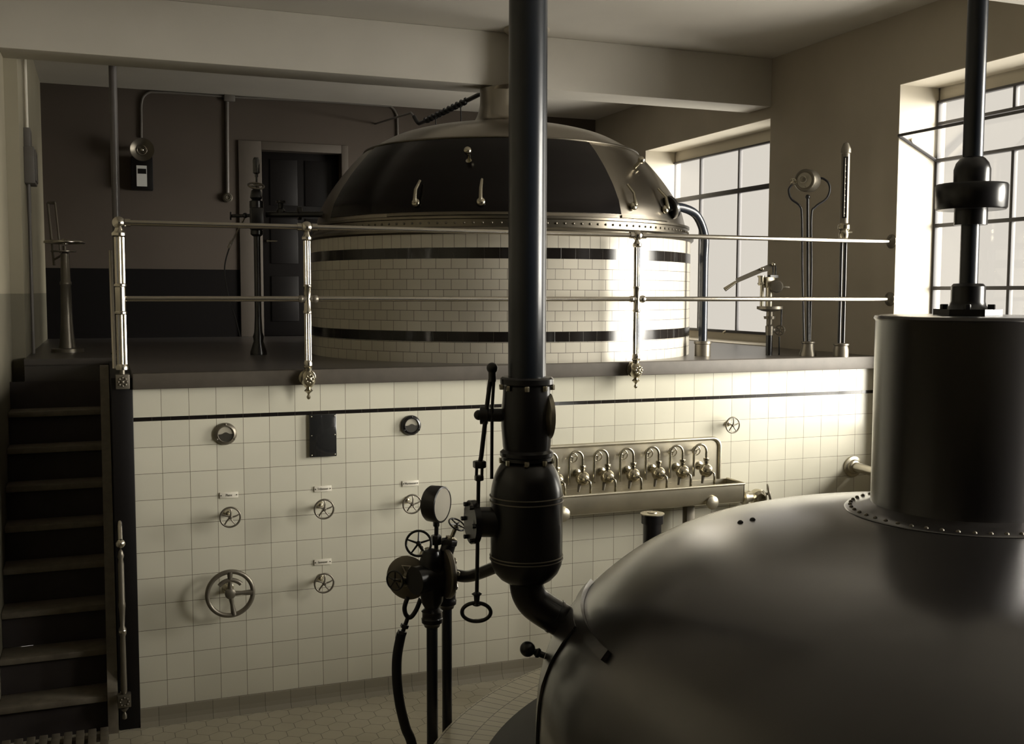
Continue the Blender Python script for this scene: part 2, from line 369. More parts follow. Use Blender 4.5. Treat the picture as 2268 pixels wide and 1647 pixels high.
# windows
GX = 5.5
def window(n, y0, y1, z0, z1, vy, hz, vent=None, thick=0.024):
    w = bpy.data.objects.new('window_%d' % n, None); C.objects.link(w); w['kind'] = 'structure'; ORIG[w] = Vector((0, 0, 0))
    b = BM(); t = .018
    for p, q in (((y0 - .05, z0 - .1), (y1 + .05, z0)), ((y0 - .05, z1), (y1 + .05, z1 + .12)), ((y0 - .1, z0 - .1), (y0, z1 + .1)), ((y1, z0 - .1), (y1 + .1, z1 + .1))):
        box(b, (GX + .005, p[0], p[1]), (GX + .05, q[0], q[1]))
    part('window_surround', b, 'reveal', w)
    b = BM()
    for p, q in (((y0, z0), (y1, z0 + t * 1.4)), ((y0, z1 - t), (y1, z1)), ((y0, z0), (y0 + t, z1)), ((y1 - t, z0), (y1, z1))): box(b, (GX - .02, p[0], p[1]), (GX + .02, q[0], q[1]), .002)
    for v in vy: box(b, (GX - .018, v[0] - thick / 2, v[1]), (GX + .018, v[0] + thick / 2, v[2]), .002)
    for h, th in hz: box(b, (GX - .019, y0, h - th / 2), (GX + .019, y1, h + th / 2), .002)
    part('window_frame', b, 'winframe', w)
    b = BM()
    if vent:
        ys, yn, za, zb = vent
        box(b, (GX - .002, y0, z0), (GX + .002, y1, za)); box(b, (GX - .002, y0, zb), (GX + .002, y1, z1))
    else: box(b, (GX - .002, y0, z0), (GX + .002, y1, z1))
    part('glass_pane', b, 'glass', w)
    if vent:
        ys, yn, za, zb = vent; ox, oz = GX - .375 * (zb - za) / .27, za + .16
        b = BM(); s = .011
        for p, q in (((GX - .02, yn, za), (ox, yn, oz)), ((GX - .02, ys, za), (ox, ys, oz)), ((ox, ys, oz), (ox, yn, oz)), ((GX - .02, ys, za), (GX - .02, yn, za))): tube(b, [p, q], s, 6)
        v = part('vent_sash', b, 'winframe', w)
        b = BM(); prism(b, [(GX - .02, ys, za), (GX - .02, yn, za), (ox, yn, oz), (ox, ys, oz)], (0, 0, .004)); part('vent_glass', b, 'glass', v)
        b = BM()
        for yy in (yn - .01, ys + .01): cyl(b, (ox + .13, yy, oz - .03), (ox + .13, yy + .02, oz - .03), .02)
        part('sash_stay', b, 'brass', v)
    b = BM(); cyl(b, (GX - .02, (y0 + y1) / 2, z0 + .01), (GX - .05, (y0 + y1) / 2, z0 - .005), .012); part('window_catch', b, 'brass', w)
    return w
window(1, 1.50, 3.655, 0.345, 2.09, [(3.105, .345, 2.09), (2.41, .345, 2.09), (1.75, .345, 2.09)], [(1.69, .045)])
window(2, -2.2, -0.14, -0.33, 2.105, [(-.835, 1.94, 2.10), (-.84, -.33, 1.68), (-1.53, 1.94, 2.10), (-1.53, -.33, 1.68)], [(1.94, .022), (1.68, .024), (1.215, .026), (.765, .026), (.30, .026)], vent=(-1.53, -.15, 1.68, 1.94))
window(3, -5.85, -3.80, -0.33, 2.105, [(-4.5, -.33, 2.1), (-5.2, -.33, 2.1)], [(1.94, .022), (1.68, .024), (1.215, .026), (.765, .026), (.30, .026)])

# ------------------------------------------------------------------ kettle on the platform
def ring_wall(bm, c, r, z0, z1, v0, seg=160, u0=0.0):
    lay = bm.loops.layers.uv.get('UVMap') or bm.loops.layers.uv.new('UVMap')
    pts = [[bm.verts.new((c.x + r * math.cos(2 * PI * i / seg), c.y + r * math.sin(2 * PI * i / seg), z)) for z in (z0, z1)] for i in range(seg)]
    per = 2 * PI * r
    for i in range(seg):
        j = (i + 1) % seg; f = bm.faces.new((pts[i][0], pts[j][0], pts[j][1], pts[i][1]))
        for l, t in zip(f.loops, ((i, z0), (i + 1, z0), (i + 1, z1), (i, z1))): l[lay].uv = (u0 + t[0] / seg * per, t[1] - z0 + v0)
        f.smooth = True
kt = thing('brew_kettle', 'domed copper kettle on the raised platform, its round base clad in banded cream tiles', 'kettle', VC)
def kpart(name, bm, mat, label=None):
    o = mesh_obj(name, bm, mat, VC, fin=False); o.parent = kt; ORIG[o] = VC
    if label: o['label'] = label
    return o
b = BM(); ring_wall(b, VC, VR, .408 + .065, .943, 0); ring_wall(b, VC, VR, PZ, .408, .0015, u0=.03); o = kpart('tiled_base', b, 'brick')
b = BM(); ring_wall(b, VC, VR, 1.013, 1.108, .003); kpart('top_tile_course', b, 'solder')
b = BM(); ring_wall(b, VC, VR + .001, .943, 1.013, .003); ring_wall(b, VC, VR + .001, .408, .473, .003, u0=.04); kpart('black_tile_band', b, 'darkband')
b = BM(); lathe(b, [(1.36, 1.100), (1.455, 1.100), (1.468, 1.112), (1.470, 1.128), (1.458, 1.142), (1.425, 1.148), (1.425, 1.195), (1.437, 1.200), (1.437, 1.215), (1.40, 1.222), (1.36, 1.222)], (VC.x, VC.y, 0), seg=128)
rimo = part('rim_flange', b, 'rim', kt)
b = BM()
for i in range(150):
    t = 2 * PI * i / 150; ball(b, (VC.x + 1.426 * math.cos(t), VC.y + 1.426 * math.sin(t), 1.172), .008, 6)
o = part('rivet_row', b, 'dullmetal', rimo); o['kind'] = 'stuff'
dome_prof = [(1.405, 1.215), (1.395, 1.26), (1.37, 1.34), (1.31, 1.45), (1.22, 1.575), (1.13, 1.68), (1.045, 1.762), (.93, 1.83), (.80, 1.893), (.64, 1.94), (.48, 1.972), (.34, 1.995), (.24, 2.01), (.20, 2.04), (.172, 2.11), (.163, 2.17), (.163, 2.27)]
def prof_smooth(pr, k=4):
    q = smooth_pts([(r, 0, z) for r, z in pr], k); return [(v.x, v.z) for v in q]
b = BM(); lathe(b, prof_smooth(dome_prof), (VC.x, VC.y, 0), seg=128); dm = part('dome', b, 'copper', kt, smooth=60)
b = BM(); torus(b, (VC.x, VC.y, 1.768), (0, 0, 1), 1.043, .009, 128, 8); part('dome_seam', b, 'rim', kt)
def dome_pt(az, z, off=0.0, prof=dome_prof, c=VC):
    for (r0, z0), (r1, z1) in zip(prof[:-1], prof[1:]):
        if z0 <= z <= z1 + 1e-9:
            t = (z - z0) / (z1 - z0); r = r0 + (r1 - r0) * t; nr, nz = (z1 - z0), (r0 - r1); L = math.hypot(nr, nz); nr, nz = nr / L, nz / L
            e = Vector((math.cos(az), math.sin(az), 0)); return Vector((c.x, c.y, 0)) + e * (r + off * nr) + Vector((0, 0, z + off * nz)), (e * nr + Vector((0, 0, nz))).normalized()
def az_at(px, z, c=VC, prof=dome_prof):
    best = None
    for i in range(1440):
        a = -PI + 2 * PI * i / 1440; r_ = dome_pt(a, z, 0, prof, c)
        if not r_: continue
        P, n = r_
        if n.dot(cam_pos - P) <= 0: continue
        q = P - cam_pos; x = W_ / 2 + F_ * q.dot(cr) / q.dot(cw)
        if best is None or abs(x - px) < best[0]: best = (abs(x - px), a)
    return best[1]
def strip(bm, a0, a1, z0, z1, off, th, prof=dome_prof, c=VC, n=10, m=8):
    rows = []
    for o_ in (off, off + th):
        rows.append([[bm.verts.new(dome_pt(a0 + (a1 - a0) * i / n, z0 + (z1 - z0) * j / m, o_, prof, c)[0]) for i in range(n + 1)] for j in range(m + 1)])
    for g, s in ((rows[0], 1), (rows[1], -1)):
        for j in range(m):
            for i in range(n):
                q = [g[j][i], g[j][i + 1], g[j + 1][i + 1], g[j + 1][i]]; bm.faces.new(q[::s])
    def side(A, B_):
        for i in range(len(A) - 1): bm.faces.new((A[i], A[i + 1], B_[i + 1], B_[i]))
    side(rows[0][0], rows[1][0]); side(rows[0][m], rows[1][m])
    side([r[0] for r in rows[0]], [r[0] for r in rows[1]]); side([r[n] for r in rows[0]], [r[n] for r in rows[1]])
    return bm
for px in (925, 1067, 1397, 1466):                      # clamps of the sliding hatches
    a = az_at(px, 1.33); P, n = dome_pt(a, 1.30, 0.0); b = BM()
    ball(b, P + n * .022, .03, 14, .7, n); cyl(b, P, P + n * .05, .012)
    P2, n2 = dome_pt(a, 1.44, .03); tube(b, [P + n * .04, (P + P2) / 2 + n * .045, P2], lambda s: .013 - .004 * s, 8)
    part('hatch_clamp', b, 'brass', kt)
for px, z in ((1040, 1.60), (1405, 1.60)):
    a = az_at(px, z); P, n = dome_pt(a, z, 0); b = BM(); cyl(b, P, P + n * .06, .013); ball(b, P + n * .075, .027); cyl(b, P - Vector((0, 0, .03)), P - Vector((0, 0, .03)) + n * .03, .02); part('hatch_knob', b, 'brass', kt)
for p0, p1 in ((860, 1180), (1375, 1474)):
    a0, a1 = az_at(p0, 1.25), az_at(p1, 1.25); b = BM()
    strip(b, a0, a1, 1.222, 1.24, .0, .012, n=24, m=2); part('hatch_track', b, 'rim', kt)
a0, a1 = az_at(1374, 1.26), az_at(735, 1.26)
b = BM(); strip(b, a0, a1 - (2 * PI if a1 > a0 else 0), 1.245, 1.752, .002, .006, n=72, m=16); part('dark_dome_panel', b, 'darkpanel', kt, 'dark curved panel around the dome', smooth=60)  # dark panel laid over the dome; its left end paints in unlit copper
# vent neck leaning forward to the ceiling in front of the beam
b = BM(); top = Vector((2.872, 1.27, 0)); rings = []
for k, (r, z, t) in enumerate([(.163, 2.25, 0), (.155, 2.275, .2), (.11, 2.285, .9), (.095, 2.30, 1), (.095, CZ - .0, 1)]):
    c_ = Vector((VC.x, VC.y, 0)).lerp(top, t); rings.append([b.verts.new((c_.x + r * math.cos(2 * PI * i / 40), c_.y + r * math.sin(2 * PI * i / 40), z)) for i in range(40)])
ring_faces(b, rings); part('vent_pipe', b, 'copper', kt)
b = BM(); lathe(b, [(.1, CZ - .03), (.16, CZ - .022), (.172, CZ - .012), (.172, CZ), (.1, CZ)], (top.x, top.y, 0)); part('ceiling_rosette', b, 'plaster', kt)
# overflow pipe from the dome down to the platform
P0 = at(1483, 474, x=3.93 + .02); a = az_at(1476, 1.33); Pd, nd = dome_pt(a, 1.33, 0); base = at(1556, 788, z=PZ)
nd = (nd + Vector((0.6, -0.1, 0))).normalized()
tt = thing('overflow_pipe', 'bent steel pipe curving from the right side of the kettle dome down to the platform', 'pipe', base)
b = BM()
q1 = Vector((base.x, base.y, 0)); s = Pd + (q1 - Vector((Pd.x, Pd.y, 0))).normalized() * .02
hd = (q1 - Vector((Pd.x, Pd.y, 0))); 
path = [s, s + hd * .35 + Vector((0, 0, .0)), s + hd * .72 + Vector((0, 0, -.05)), q1 + Vector((0, 0, 1.14)), q1 + Vector((0, 0, .98)), q1 + Vector((0, 0, .8)), q1 + Vector((0, 0, PZ + .02))]
tube(b, path, .031, 20, sm=8); part('pipe', b, 'bluepipe', tt)
b = BM(); lathe(b, [(0, 0), (.058, 0), (.058, .085), (.064, .09), (.064, .108), (.034, .11)], base); part('floor_socket', b, 'dullmetal', tt)
b = BM(); lathe(b, [(.03, -.008), (.085, -.008), (.085, .01), (.03, .01)], s + hd.normalized() * .02, hd + Vector((0, 0, .15)), 32); part('flange', b, 'iron', tt)

# ------------------------------------------------------------------ railing on the platform edge
RY = -0.095
rl = thing('platform_railing', 'polished two-bar guard railing on three posts along the front edge of the platform', 'railing', (at(265, 835, y=RY).x, RY, .1))
px_ = [at(x, 660, y=RY).x for x in (267, 681, 1410)]
ztop, zmid = 1.098, 0.686
def rod(b, x0, x1, z, r=.0155): cyl(b, (x0, RY, z), (x1, RY, z), r, seg=20)
for nm, z in (('top_rail', ztop), ('middle_rail', zmid)):
    b = BM(); rod(b, px_[0], RX, z); part(nm, b, 'steel', rl)
for z in (ztop, zmid):
    b = BM(); lathe(b, [(.016, 0), (.05, 0), (.05, .006), (.03, .016), (.02, .03), (.0, .03)], (RX, RY, z), (-1, 0, 0), 32)
    for k in range(6): ball(b, (RX - .008, RY + .038 * math.cos(k), z + .038 * math.sin(k)), .005, 6)
    part('wall_flange', b, 'dullmetal', rl)
for k, x in enumerate(px_):
    rr = .027 if k == 0 else .0205
    b = BM(); lathe(b, [(rr * .6, .30), (rr * 1.25, .30), (rr * 1.25, .315), (rr, .33)], (x, RY, 0), seg=24)
    lathe(b, [(rr, .33), (rr, .60)], (x, RY, 0), seg=80, flutes=10, fdepth=.2)
    lathe(b, [(rr, .60), (rr * 1.2, .605), (rr * 1.2, .615), (rr * 1.02, .62), (rr * 1.02, .75), (rr * 1.2, .755), (rr * 1.2, .765), (rr, .77)], (x, RY, 0), seg=24)
    lathe(b, [(rr, .77), (rr, 1.02)], (x, RY, 0), seg=80, flutes=10, fdepth=.2)
    lathe(b, [(rr, 1.02), (rr * 1.4, 1.028), (rr * 1.4, 1.042), (rr * .9, 1.055), (rr * .7, 1.07), (rr * .7, 1.08)], (x, RY, 0), seg=24)
    po = part('post', b, 'steel', rl)
    b = BM(); ball(b, (x, RY, ztop), .034)
    if k: cyl(b, (x - .055, RY, ztop), (x - .03, RY, ztop), .022)
    cyl(b, (x + .03, RY, ztop), (x + .06, RY, ztop), .022); part('ball_joint', b, 'steel', po)
    if k:
        b = BM(); ball(b, (x - .037, RY, zmid), .022); ball(b, (x + .042, RY, zmid), .025); cyl(b, (x - .05, RY, zmid), (x + .05, RY, zmid), .02); part('cross_joint', b, 'dullmetal' if k == 1 else 'steel', po)
        b = BM(); lathe(b, [(.0, .10), (.009, .105), (.013, .115), (.006, .13), (.008, .137), (.026, .152), (.012, .168), (.026, .178), (.04, .20), (.043, .225), (.036, .25), (.02, .268), (.022, .285), (.03, .292), (.014, .31)], (x, RY, 0), seg=28)
        cyl(b, (x, RY, .225), (x, -.04, .225), .03); lathe(b, [(.05, 0), (.05, .012), (.03, .02)], (x, -.05, .225), (0, -1, 0), 28)
        for i in range(8): ball(b, (x + .022 * math.cos(i * PI / 4), RY - .042, .225 + .022 * math.sin(i * PI / 4)), .008, 8)
        ball(b, (x, RY - .046, .225), .009, 8); part('bracket', b, 'brass', po, 'cast bracket with a rosette and a turned drop')
    else:
        b = BM(); box(b, (x - .036, RY - .035, .195), (x + .036, RY + .03, .275), .004); cyl(b, (x, RY, .27), (x, RY, .31), .014); box(b, (x - .02, RY, .2), (x + .02, -.045, .26))
        for i in range(8): ball(b, (x + .022 * math.cos(i * PI / 4), RY - .037, .235 + .022 * math.sin(i * PI / 4)), .006, 8)
        ball(b, (x, RY - .038, .235), .009, 8); part('bracket', b, 'dullmetal', po, 'square cast bracket with a rosette')

# stair handrail with newel
nx, ny = -.085, -.12
nz = lambda py: at(248, py, y=ny).z
hb = thing('stair_handrail', 'thin polished handrail rising beside the dark stair from a turned newel', 'handrail', (nx, ny, nz(1595)))
b = BM(); pts = [(nx, ny, nz(1205)), (nx, .75, .29 - .02), (nx, 1.5, 1.02)]; tube(b, [pts[0], (nx, .72, .2), (nx, 1.55, 1.0)], .013, 16); part('rail', b, 'steel', hb)
b = BM(); lathe(b, [(.012, nz(1540)), (.017, nz(1530)), (.015, nz(1440)), (.014, nz(1412)), (.02, nz(1405)), (.02, nz(1395)), (.012, nz(1388)), (.017, nz(1350)), (.019, nz(1345)), (.019, nz(1338)), (.017, nz(1335)), (.016, nz(1250)), (.012, nz(1240)), (.018, nz(1232)), (.012, nz(1222)), (.0, nz(1215))], (nx, ny, 0), seg=24); part('newel', b, 'dullmetal', hb)
b = BM(); ball(b, (nx, ny, nz(1205)), .026); part('newel_ball', b, 'steel', hb)
b = BM(); ball(b, (nx, ny, nz(1400)), .022); part('lower_ball', b, 'steel', hb)
zb = nz(1553); b = BM(); box(b, (nx - .035, ny - .03, zb - .035), (nx + .035, ny + .03, zb + .035), .004); box(b, (nx - .02, ny, zb - .02), (nx + .02, -.028, zb + .02))
lathe(b, [(0, nz(1597)), (.012, nz(1594)), (.012, nz(1586)), (.005, nz(1580)), (.022, nz(1572)), (.006, nz(1568))], (nx, ny, 0))
for i in range(8): ball(b, (nx + .022 * math.cos(i * PI / 4), ny - .032, zb + .022 * math.sin(i * PI / 4)), .006, 8)
part('bracket', b, 'dullmetal', hb, 'square cast bracket with a rosette')

# column between platform and ceiling beam
cx_ = at(258, 500, y=2.0).x
cl = thing('round_column', 'slim dark pipe column standing on the platform beside the stair head and reaching the ceiling', 'column', (cx_, 2.0, PZ))
b = BM(); cyl(b, (cx_, 2.0, PZ), (cx_, 2.0, CZ), .028); part('shaft', b, 'pipegrey', cl)
b = BM(); lathe(b, [(.028, PZ + .03), (.04, PZ + .025), (.06, PZ + .01), (.06, PZ)], (cx_, 2.0, 0)); part('base', b, 'dullmetal', cl)

# ------------------------------------------------------------------ stairs
st = thing('steep_stair', 'steep stair of eight worn wooden treads climbing from the tiled floor to the platform', 'stairs', (-.45, 0.0, FZ))
ys = lambda k: -.03 + .178 * (k - 1)
for k in range(1, 9):
    z = FZ + .2125 * k; b = BM(); box(b, (LX + .002, ys(k), z - .035), (-.172, ys(k) + .215, z), .005); part('tread', b, 'wood', st)
for k in range(1, 10):
    z = FZ + .2125 * k; b = BM(); box(b, (LX + .002, ys(k) + .035, z - .2125), (-.172, ys(k) + .05, z - .035)); part('riser', b, 'riser', st)
b = BM(); prism(b, [(-.172, -.06, FZ), (-.172, .16, FZ), (-.172, 1.50, PZ - .2), (-.172, 1.50, PZ - .045), (-.172, 1.36, PZ - .045), (-.172, -.06, FZ + .24)], (.055, 0, 0)); part('stringer', b, 'wood', st)
# slatted duckboard at the stair foot
dk = thing('duckboard', 'slatted wooden duckboard lying on the floor at the foot of the stair', 'duckboard', (-.45, -.4, FZ))
for i in range(9):
    x = LX + .02 + i * .062; b = BM(); box(b, (x, -.72, FZ + .025), (x + .042, -.07, FZ + .05), .003); part('slat', b, 'wood', dk)
for y in (-.7, -.15):
    b = BM(); box(b, (LX + .01, y, FZ), (-.17, y + .05, FZ + .025)); part('batten', b, 'wood', dk)

# ------------------------------------------------------------------ fittings on the tiled front wall
def wall_wheel(px, py, R, label, rot):
    c = at(px, py, y=-.13); t = thing('valve_handwheel', label, 'handwheel', (c.x, 0, c.z), 'small valve handwheels on the tiled wall')
    b = BM(); wheel(b, c, (0, -1, 0), R, R * .1, 5, .2, dish=-.004, a0=rot, curved=.25); part('wheel', b, 'dullmetal', t)
    b = BM(); cyl(b, (c.x, 0, c.z), (c.x, -.14, c.z), .008, seg=14); part('spindle', b, 'brass', t)
    b = BM(); lathe(b, [(.008, .022), (.014, .02), (.02, .006), (.024, 0)], (c.x, 0, c.z), (0, -1, 0), 24); part('wall_rosette', b, 'brass', t)
    return t
w0 = wall_wheel(510, 1145, .056, 'small five-spoked handwheel on the tiled wall, below the plate reading Pfanne', .3)
for px, py, s, lab in ((718, 1127, 1, 'small five-spoked handwheel below the upper middle name plate, above another handwheel'), (913, 1116, 1, 'small five-spoked handwheel on the tiled wall just left of the tall round gauge'), (718, 1291, 1, 'small five-spoked handwheel right of the big three-spoked wheel, below the lowest name plate'), (1623, 941, .93, 'small five-spoked handwheel alone on the bright tiles, upper right of the tap trough')):
    c = at(px, py, y=-.13 if px < 1500 else -.07); k = copy_tree(w0, (c.x, 0.0 if px < 1500 else .06, c.z), lab)
    if px > 1500:
        k.scale = (.95, 1, .95)
        for ch in k.children:
            if ch.name.startswith('wall_rosette'): ch.location = (0, -.06, 0)
c = at(510, 1314, y=-.12); R = .127
bw = thing('large_handwheel', 'large handwheel with three broad spokes low on the left of the tiled wall', 'handwheel', (c.x, 0, c.z))
b = BM(); torus(b, c, (0, -1, 0), R, .0135, 64, 14); lathe(b, [(0, -.012), (.022, -.012), (.03, -.006), (.03, .012), (.016, .02), (0, .02)], c, (0, -1, 0), 28)
for t in (PI / 2, -.03, -PI / 2 + .15):
    tube(b, [c, c + Vector((math.cos(t), 0, math.sin(t))) * R * .5, c + Vector((math.cos(t), 0, math.sin(t))) * R], lambda s: .0175 - .006 * math.sin(s * PI), 10)
part('wheel', b, 'dullmetal', bw)
b = BM(); tube(b, [c + Vector((math.cos(t) * R * .62, 0, math.sin(t) * R * .62)) for t in [PI * (.22 + .056 * i) for i in range(11)]], .013, 10); part('arc_lug', b, 'dullmetal', bw)
b = BM(); cyl(b, (c.x, 0, c.z), (c.x, -.13, c.z), .011); part('spindle', b, 'brass', bw)
b = BM(); lathe(b, [(.01, .025), (.02, .02), (.03, .006), (.034, 0)], (c.x, 0, c.z), (0, -1, 0)); part('wall_rosette', b, 'brass', bw)

def text_mesh(s, size, font=None):
    cu_ = bpy.data.curves.new('lettering', 'FONT'); cu_.body = s; cu_.size = size; cu_.align_x = 'CENTER'; cu_.align_y = 'CENTER'; cu_.extrude = .0004; cu_.resolution_u = 3
    o = bpy.data.objects.new('lettering', cu_); C.objects.link(o); bpy.context.view_layer.update()
    me = bpy.data.meshes.new_from_object(o.evaluated_get(bpy.context.evaluated_depsgraph_get())); bpy.data.objects.remove(o)
    bm = BM(); bm.from_mesh(me); bpy.data.meshes.remove(me); return bm
for px, py, txt, lab in ((507, 1096, 'Pfanne', 'small white name plate reading Pfanne, leftmost on the tiled wall'), (715, 1082, 'Trübwasser', 'small white name plate reading Trübwasser, in the middle of the tiled wall'), (909, 1070, 'Warmwasser', 'small white name plate reading Warmwasser, upper left of the tall round gauge'), (715, 1244, 'Seewasser', 'small white name plate reading Seewasser, lowest of the four plates')):
    c = at(px, py, y=-.004); t = thing('name_plate', lab, 'sign', (c.x, 0, c.z), 'enamel name plates above the handwheels')
    b = BM(); box(b, (c.x - .052, -.007, c.z - .0175), (c.x + .052, -.0005, c.z + .0175), .002); part('plate', b, 'plate', t)
    b = text_mesh(txt, .020); bmesh.ops.transform(b, matrix=Matrix.Translation((c.x, -.0075, c.z)) @ Matrix.Rotation(PI / 2, 4, 'X') @ Matrix.Diagonal((.68, 1, 1, 1)), verts=b.verts); part('lettering', b, 'ink', t)
    for s_ in (-1, 1): b = BM(); ball(b, (c.x + s_ * .044, -.0075, c.z), .0035, 10); part('screw', b, 'ink', t)
for px, py, R, lab in ((500, 961, .064, 'round brass-rimmed gauge under the black band at the left of the tiled wall'), (912, 942, .062, 'round dark-rimmed gauge under the black band near the middle of the tiled wall')):
    c = at(px, py, y=-.02); t = thing('wall_gauge', lab, 'gauge', (c.x, 0, c.z), 'round gauges let into the tiled wall')
    b = BM(); lathe(b, [(R * .66, .022), (R * .72, .028), (R * .8, .026), (R * .96, .018), (R, .01), (R, 0)], (c.x, 0, c.z), (0, -1, 0), 48, cap=False)
    for k in range(3):
        a = PI / 2 + k * 2 * PI / 3; ball(b, (c.x + R * .87 * math.cos(a), -.024, c.z + R * .87 * math.sin(a)), .006, 10)
    part('bezel', b, 'dullmetal' if px < 600 else 'iron', t)
    b = BM(); lathe(b, [(0, .018), (R * .7, .018)], (c.x, 0, c.z), (0, -1, 0), 40, cap=False); part('dial', b, 'dial', t)
    b = BM(); r_ = R * .67; poly = [(c.x + r_ * math.cos(a), -.0195, c.z + r_ * math.sin(a)) for a in [PI + PI * i / 20 for i in range(21)]] + [(c.x + r_ * u, -.0195, c.z + r_ * v) for u, v in ((.85, .0), (.5, .02), (.25, .16), (.05, .24), (-.15, .2), (-.4, .02), (-.8, -.02))]
    prism(b, poly, (0, -.002, 0)); part('lower_scale', b, 'ink', t)
c0, c1 = at(685, 918, y=-.02), at(746, 1008, y=-.02)
wp = thing('wall_plate', 'dark glossy rectangular plate with six screws between the two round wall gauges', 'plate', ((c0.x + c1.x) / 2, 0, (c0.z + c1.z) / 2))
b = BM(); box(b, (c0.x, -.022, c1.z - .005), (c1.x, -.001, c0.z), .004); part('plate', b, 'darkglass', wp)
for sx in (c0.x + .012, c1.x - .012):
    for sz in (c1.z + .008, (c0.z + c1.z) / 2, c0.z - .012): b = BM(); ball(b, (sx, -.022, sz), .005, 10); part('screw', b, 'steel', wp)

# ------------------------------------------------------------------ tap trough and taps
tr = thing('tap_trough', 'long sheet-metal trough with a rounded back plate under the seven brass taps', 'trough', (3.1, 0, -.69))
x0, x1 = 2.30, 3.80; zt, zb_ = -.268, -.60; R = .06; b = BM()
poly = [(x0, zb_), (x1, zb_), (x1, zt - R)] + [(x1 - R + R * math.cos(a), zt - R + R * math.sin(a)) for a in [PI / 2 * i / 8 for i in range(9)]] + [(x0 + R - R * math.sin(a), zt - R + R * math.cos(a)) for a in [PI / 2 * i / 8 for i in range(9)]]
prism(b, [(x, -.012, z) for x, z in poly], (0, .011, 0)); bp_ = part('back_plate', b, 'sheet', tr)
edge = [(x, -.016, z) for x, z in [(x1, zb_ + .05), (x1, zt - R)] + poly[3:] + [(x0, zb_ + .05)]]
b = BM(); tube(b, edge, .013, 10); part('rolled_edge', b, 'sheet', bp_)
xe = 3.86; yf = -.235; zr = -.553; zd = -.69; b = BM(); th = .006
sec = [(-.012, zr), (-.012, zd + .03), (-.03, zd + .008), (-.06, zd), (yf + .05, zd), (yf + .02, zd + .012), (yf, zd + .05), (yf, zr)]
inn = [(y + (th if i > 3 else -th), z + (th if 1 < i < 6 else 0)) for i, (y, z) in enumerate(sec)]
full = sec + inn[::-1]
L_ = [[b.verts.new((x, y, z)) for y, z in full] for x in (x0 - .05, xe)]
ring_faces(b, L_); b.faces.new(L_[0][::-1]); b.faces.new(L_[1])
for x in (x0 - .05, xe - th): prism(b, [(x, y, z) for y, z in sec], (th, 0, 0))
part('basin', b, 'sheet', tr)
b = BM(); tube(b, [(x0 - .05, -.02, zr), (x0 - .05, yf, zr), (xe, yf, zr), (xe, -.02, zr)], .009, 10); part('rim', b, 'sheet', tr)
for px in (1577, 1247):
    b = BM(); c = at(px, 1118, y=yf); c.z = -.665; lathe(b, [(0, .0), (.045, 0), (.045, .012), (.03, .022), (0, .024)], (c.x, yf + .002, c.z), (0, -1, 0), 28); part('bracket_cap', b, 'sheet', tr)
b = BM(); x = at(1525, 1140, y=-.12).x
box(b, (x - .03, -.15, FZ), (x + .03, -.09, zd + .002), .003)
part('leg', b, 'dullmetal', tr)
TAPX = [at(x, 1040, y=-.1).x for x in (1233, 1290, 1345, 1402, 1458, 1511, 1563)]
def make_tap(x, label):
    z = -.47; y = -.105; t = thing('brass_tap', label, 'tap', (x, -.02, z), 'brass swan-neck taps in a row over the trough')
    b = BM(); lathe(b, [(.028, 0), (.028, .006), (.014, .012), (.013, y * -1 - .03)], (x, -.012, z + .02), (0, -1, 0), 20)
    ball(b, (x, y, z), .047, 24); lathe(b, [(.0, .062), (.012, .06), (.02, .045), (.026, .03)], (x, y, z), (0, -1, 0), 20); part('valve_body', b, 'brass', t)
    b = BM(); r = .048; zz = z + .13; cx = x - r
    pts = [(x, y, z + .035), (x, y, zz)] + [(cx + r * math.cos(a), y, zz + r * 1.05 * math.sin(a)) for a in [PI * i / 12 for i in range(1, 12)]] + [(cx - r, y, zz), (cx - r, y, z - .035)]
    tube(b, pts, .0085, 12); part('swan_neck', b, 'brass', t)
    b = BM(); nut(b, (x, y, z + .075), (0, 0, 1), .019, .02); nut(b, (x, y, z + .055), (0, 0, 1), .014, .03); part('union_nut', b, 'brass', t)
    b = BM(); tube(b, [(x + .008, y - .058, z), (x + .022, y - .066, z - .012), (x + .026, y - .066, z - .04), (x + .026, y - .062, z - .125)], lambda s: .006 + .004 * s, 10); part('lever', b, 'brass', t)
    b = BM(); tube(b, [(x - .02, y, z - .03), (x - .035, y - .01, z - .085)], lambda s: .013 - .005 * s, 10); part('drain_spout', b, 'dullmetal', t)
    b = BM(); wheel(b, (cx + .002, -.05, zz + .0), (0, -1, 0), .030, .004, 3, .25, a0=.4); cyl(b, (cx + .002, -.012, zz), (cx + .002, -.05, zz), .006, seg=12); part('stop_wheel', b, 'brass', t)
    return t
pos = ['leftmost brass swan-neck tap over the trough, partly behind the vapour pipe', 'second brass swan-neck tap from the left over the trough', 'third brass swan-neck tap from the left over the trough', 'middle brass swan-neck tap of the seven over the trough', 'third brass swan-neck tap from the right, near an orange stain', 'second brass swan-neck tap from the right over the trough', 'rightmost brass swan-neck tap, nearest the rounded corner of the back plate']
tap0 = make_tap(TAPX[0], pos[0])
for x, lab in zip(TAPX[1:], pos[1:]): copy_tree(tap0, (x, -.02, -.47), lab)

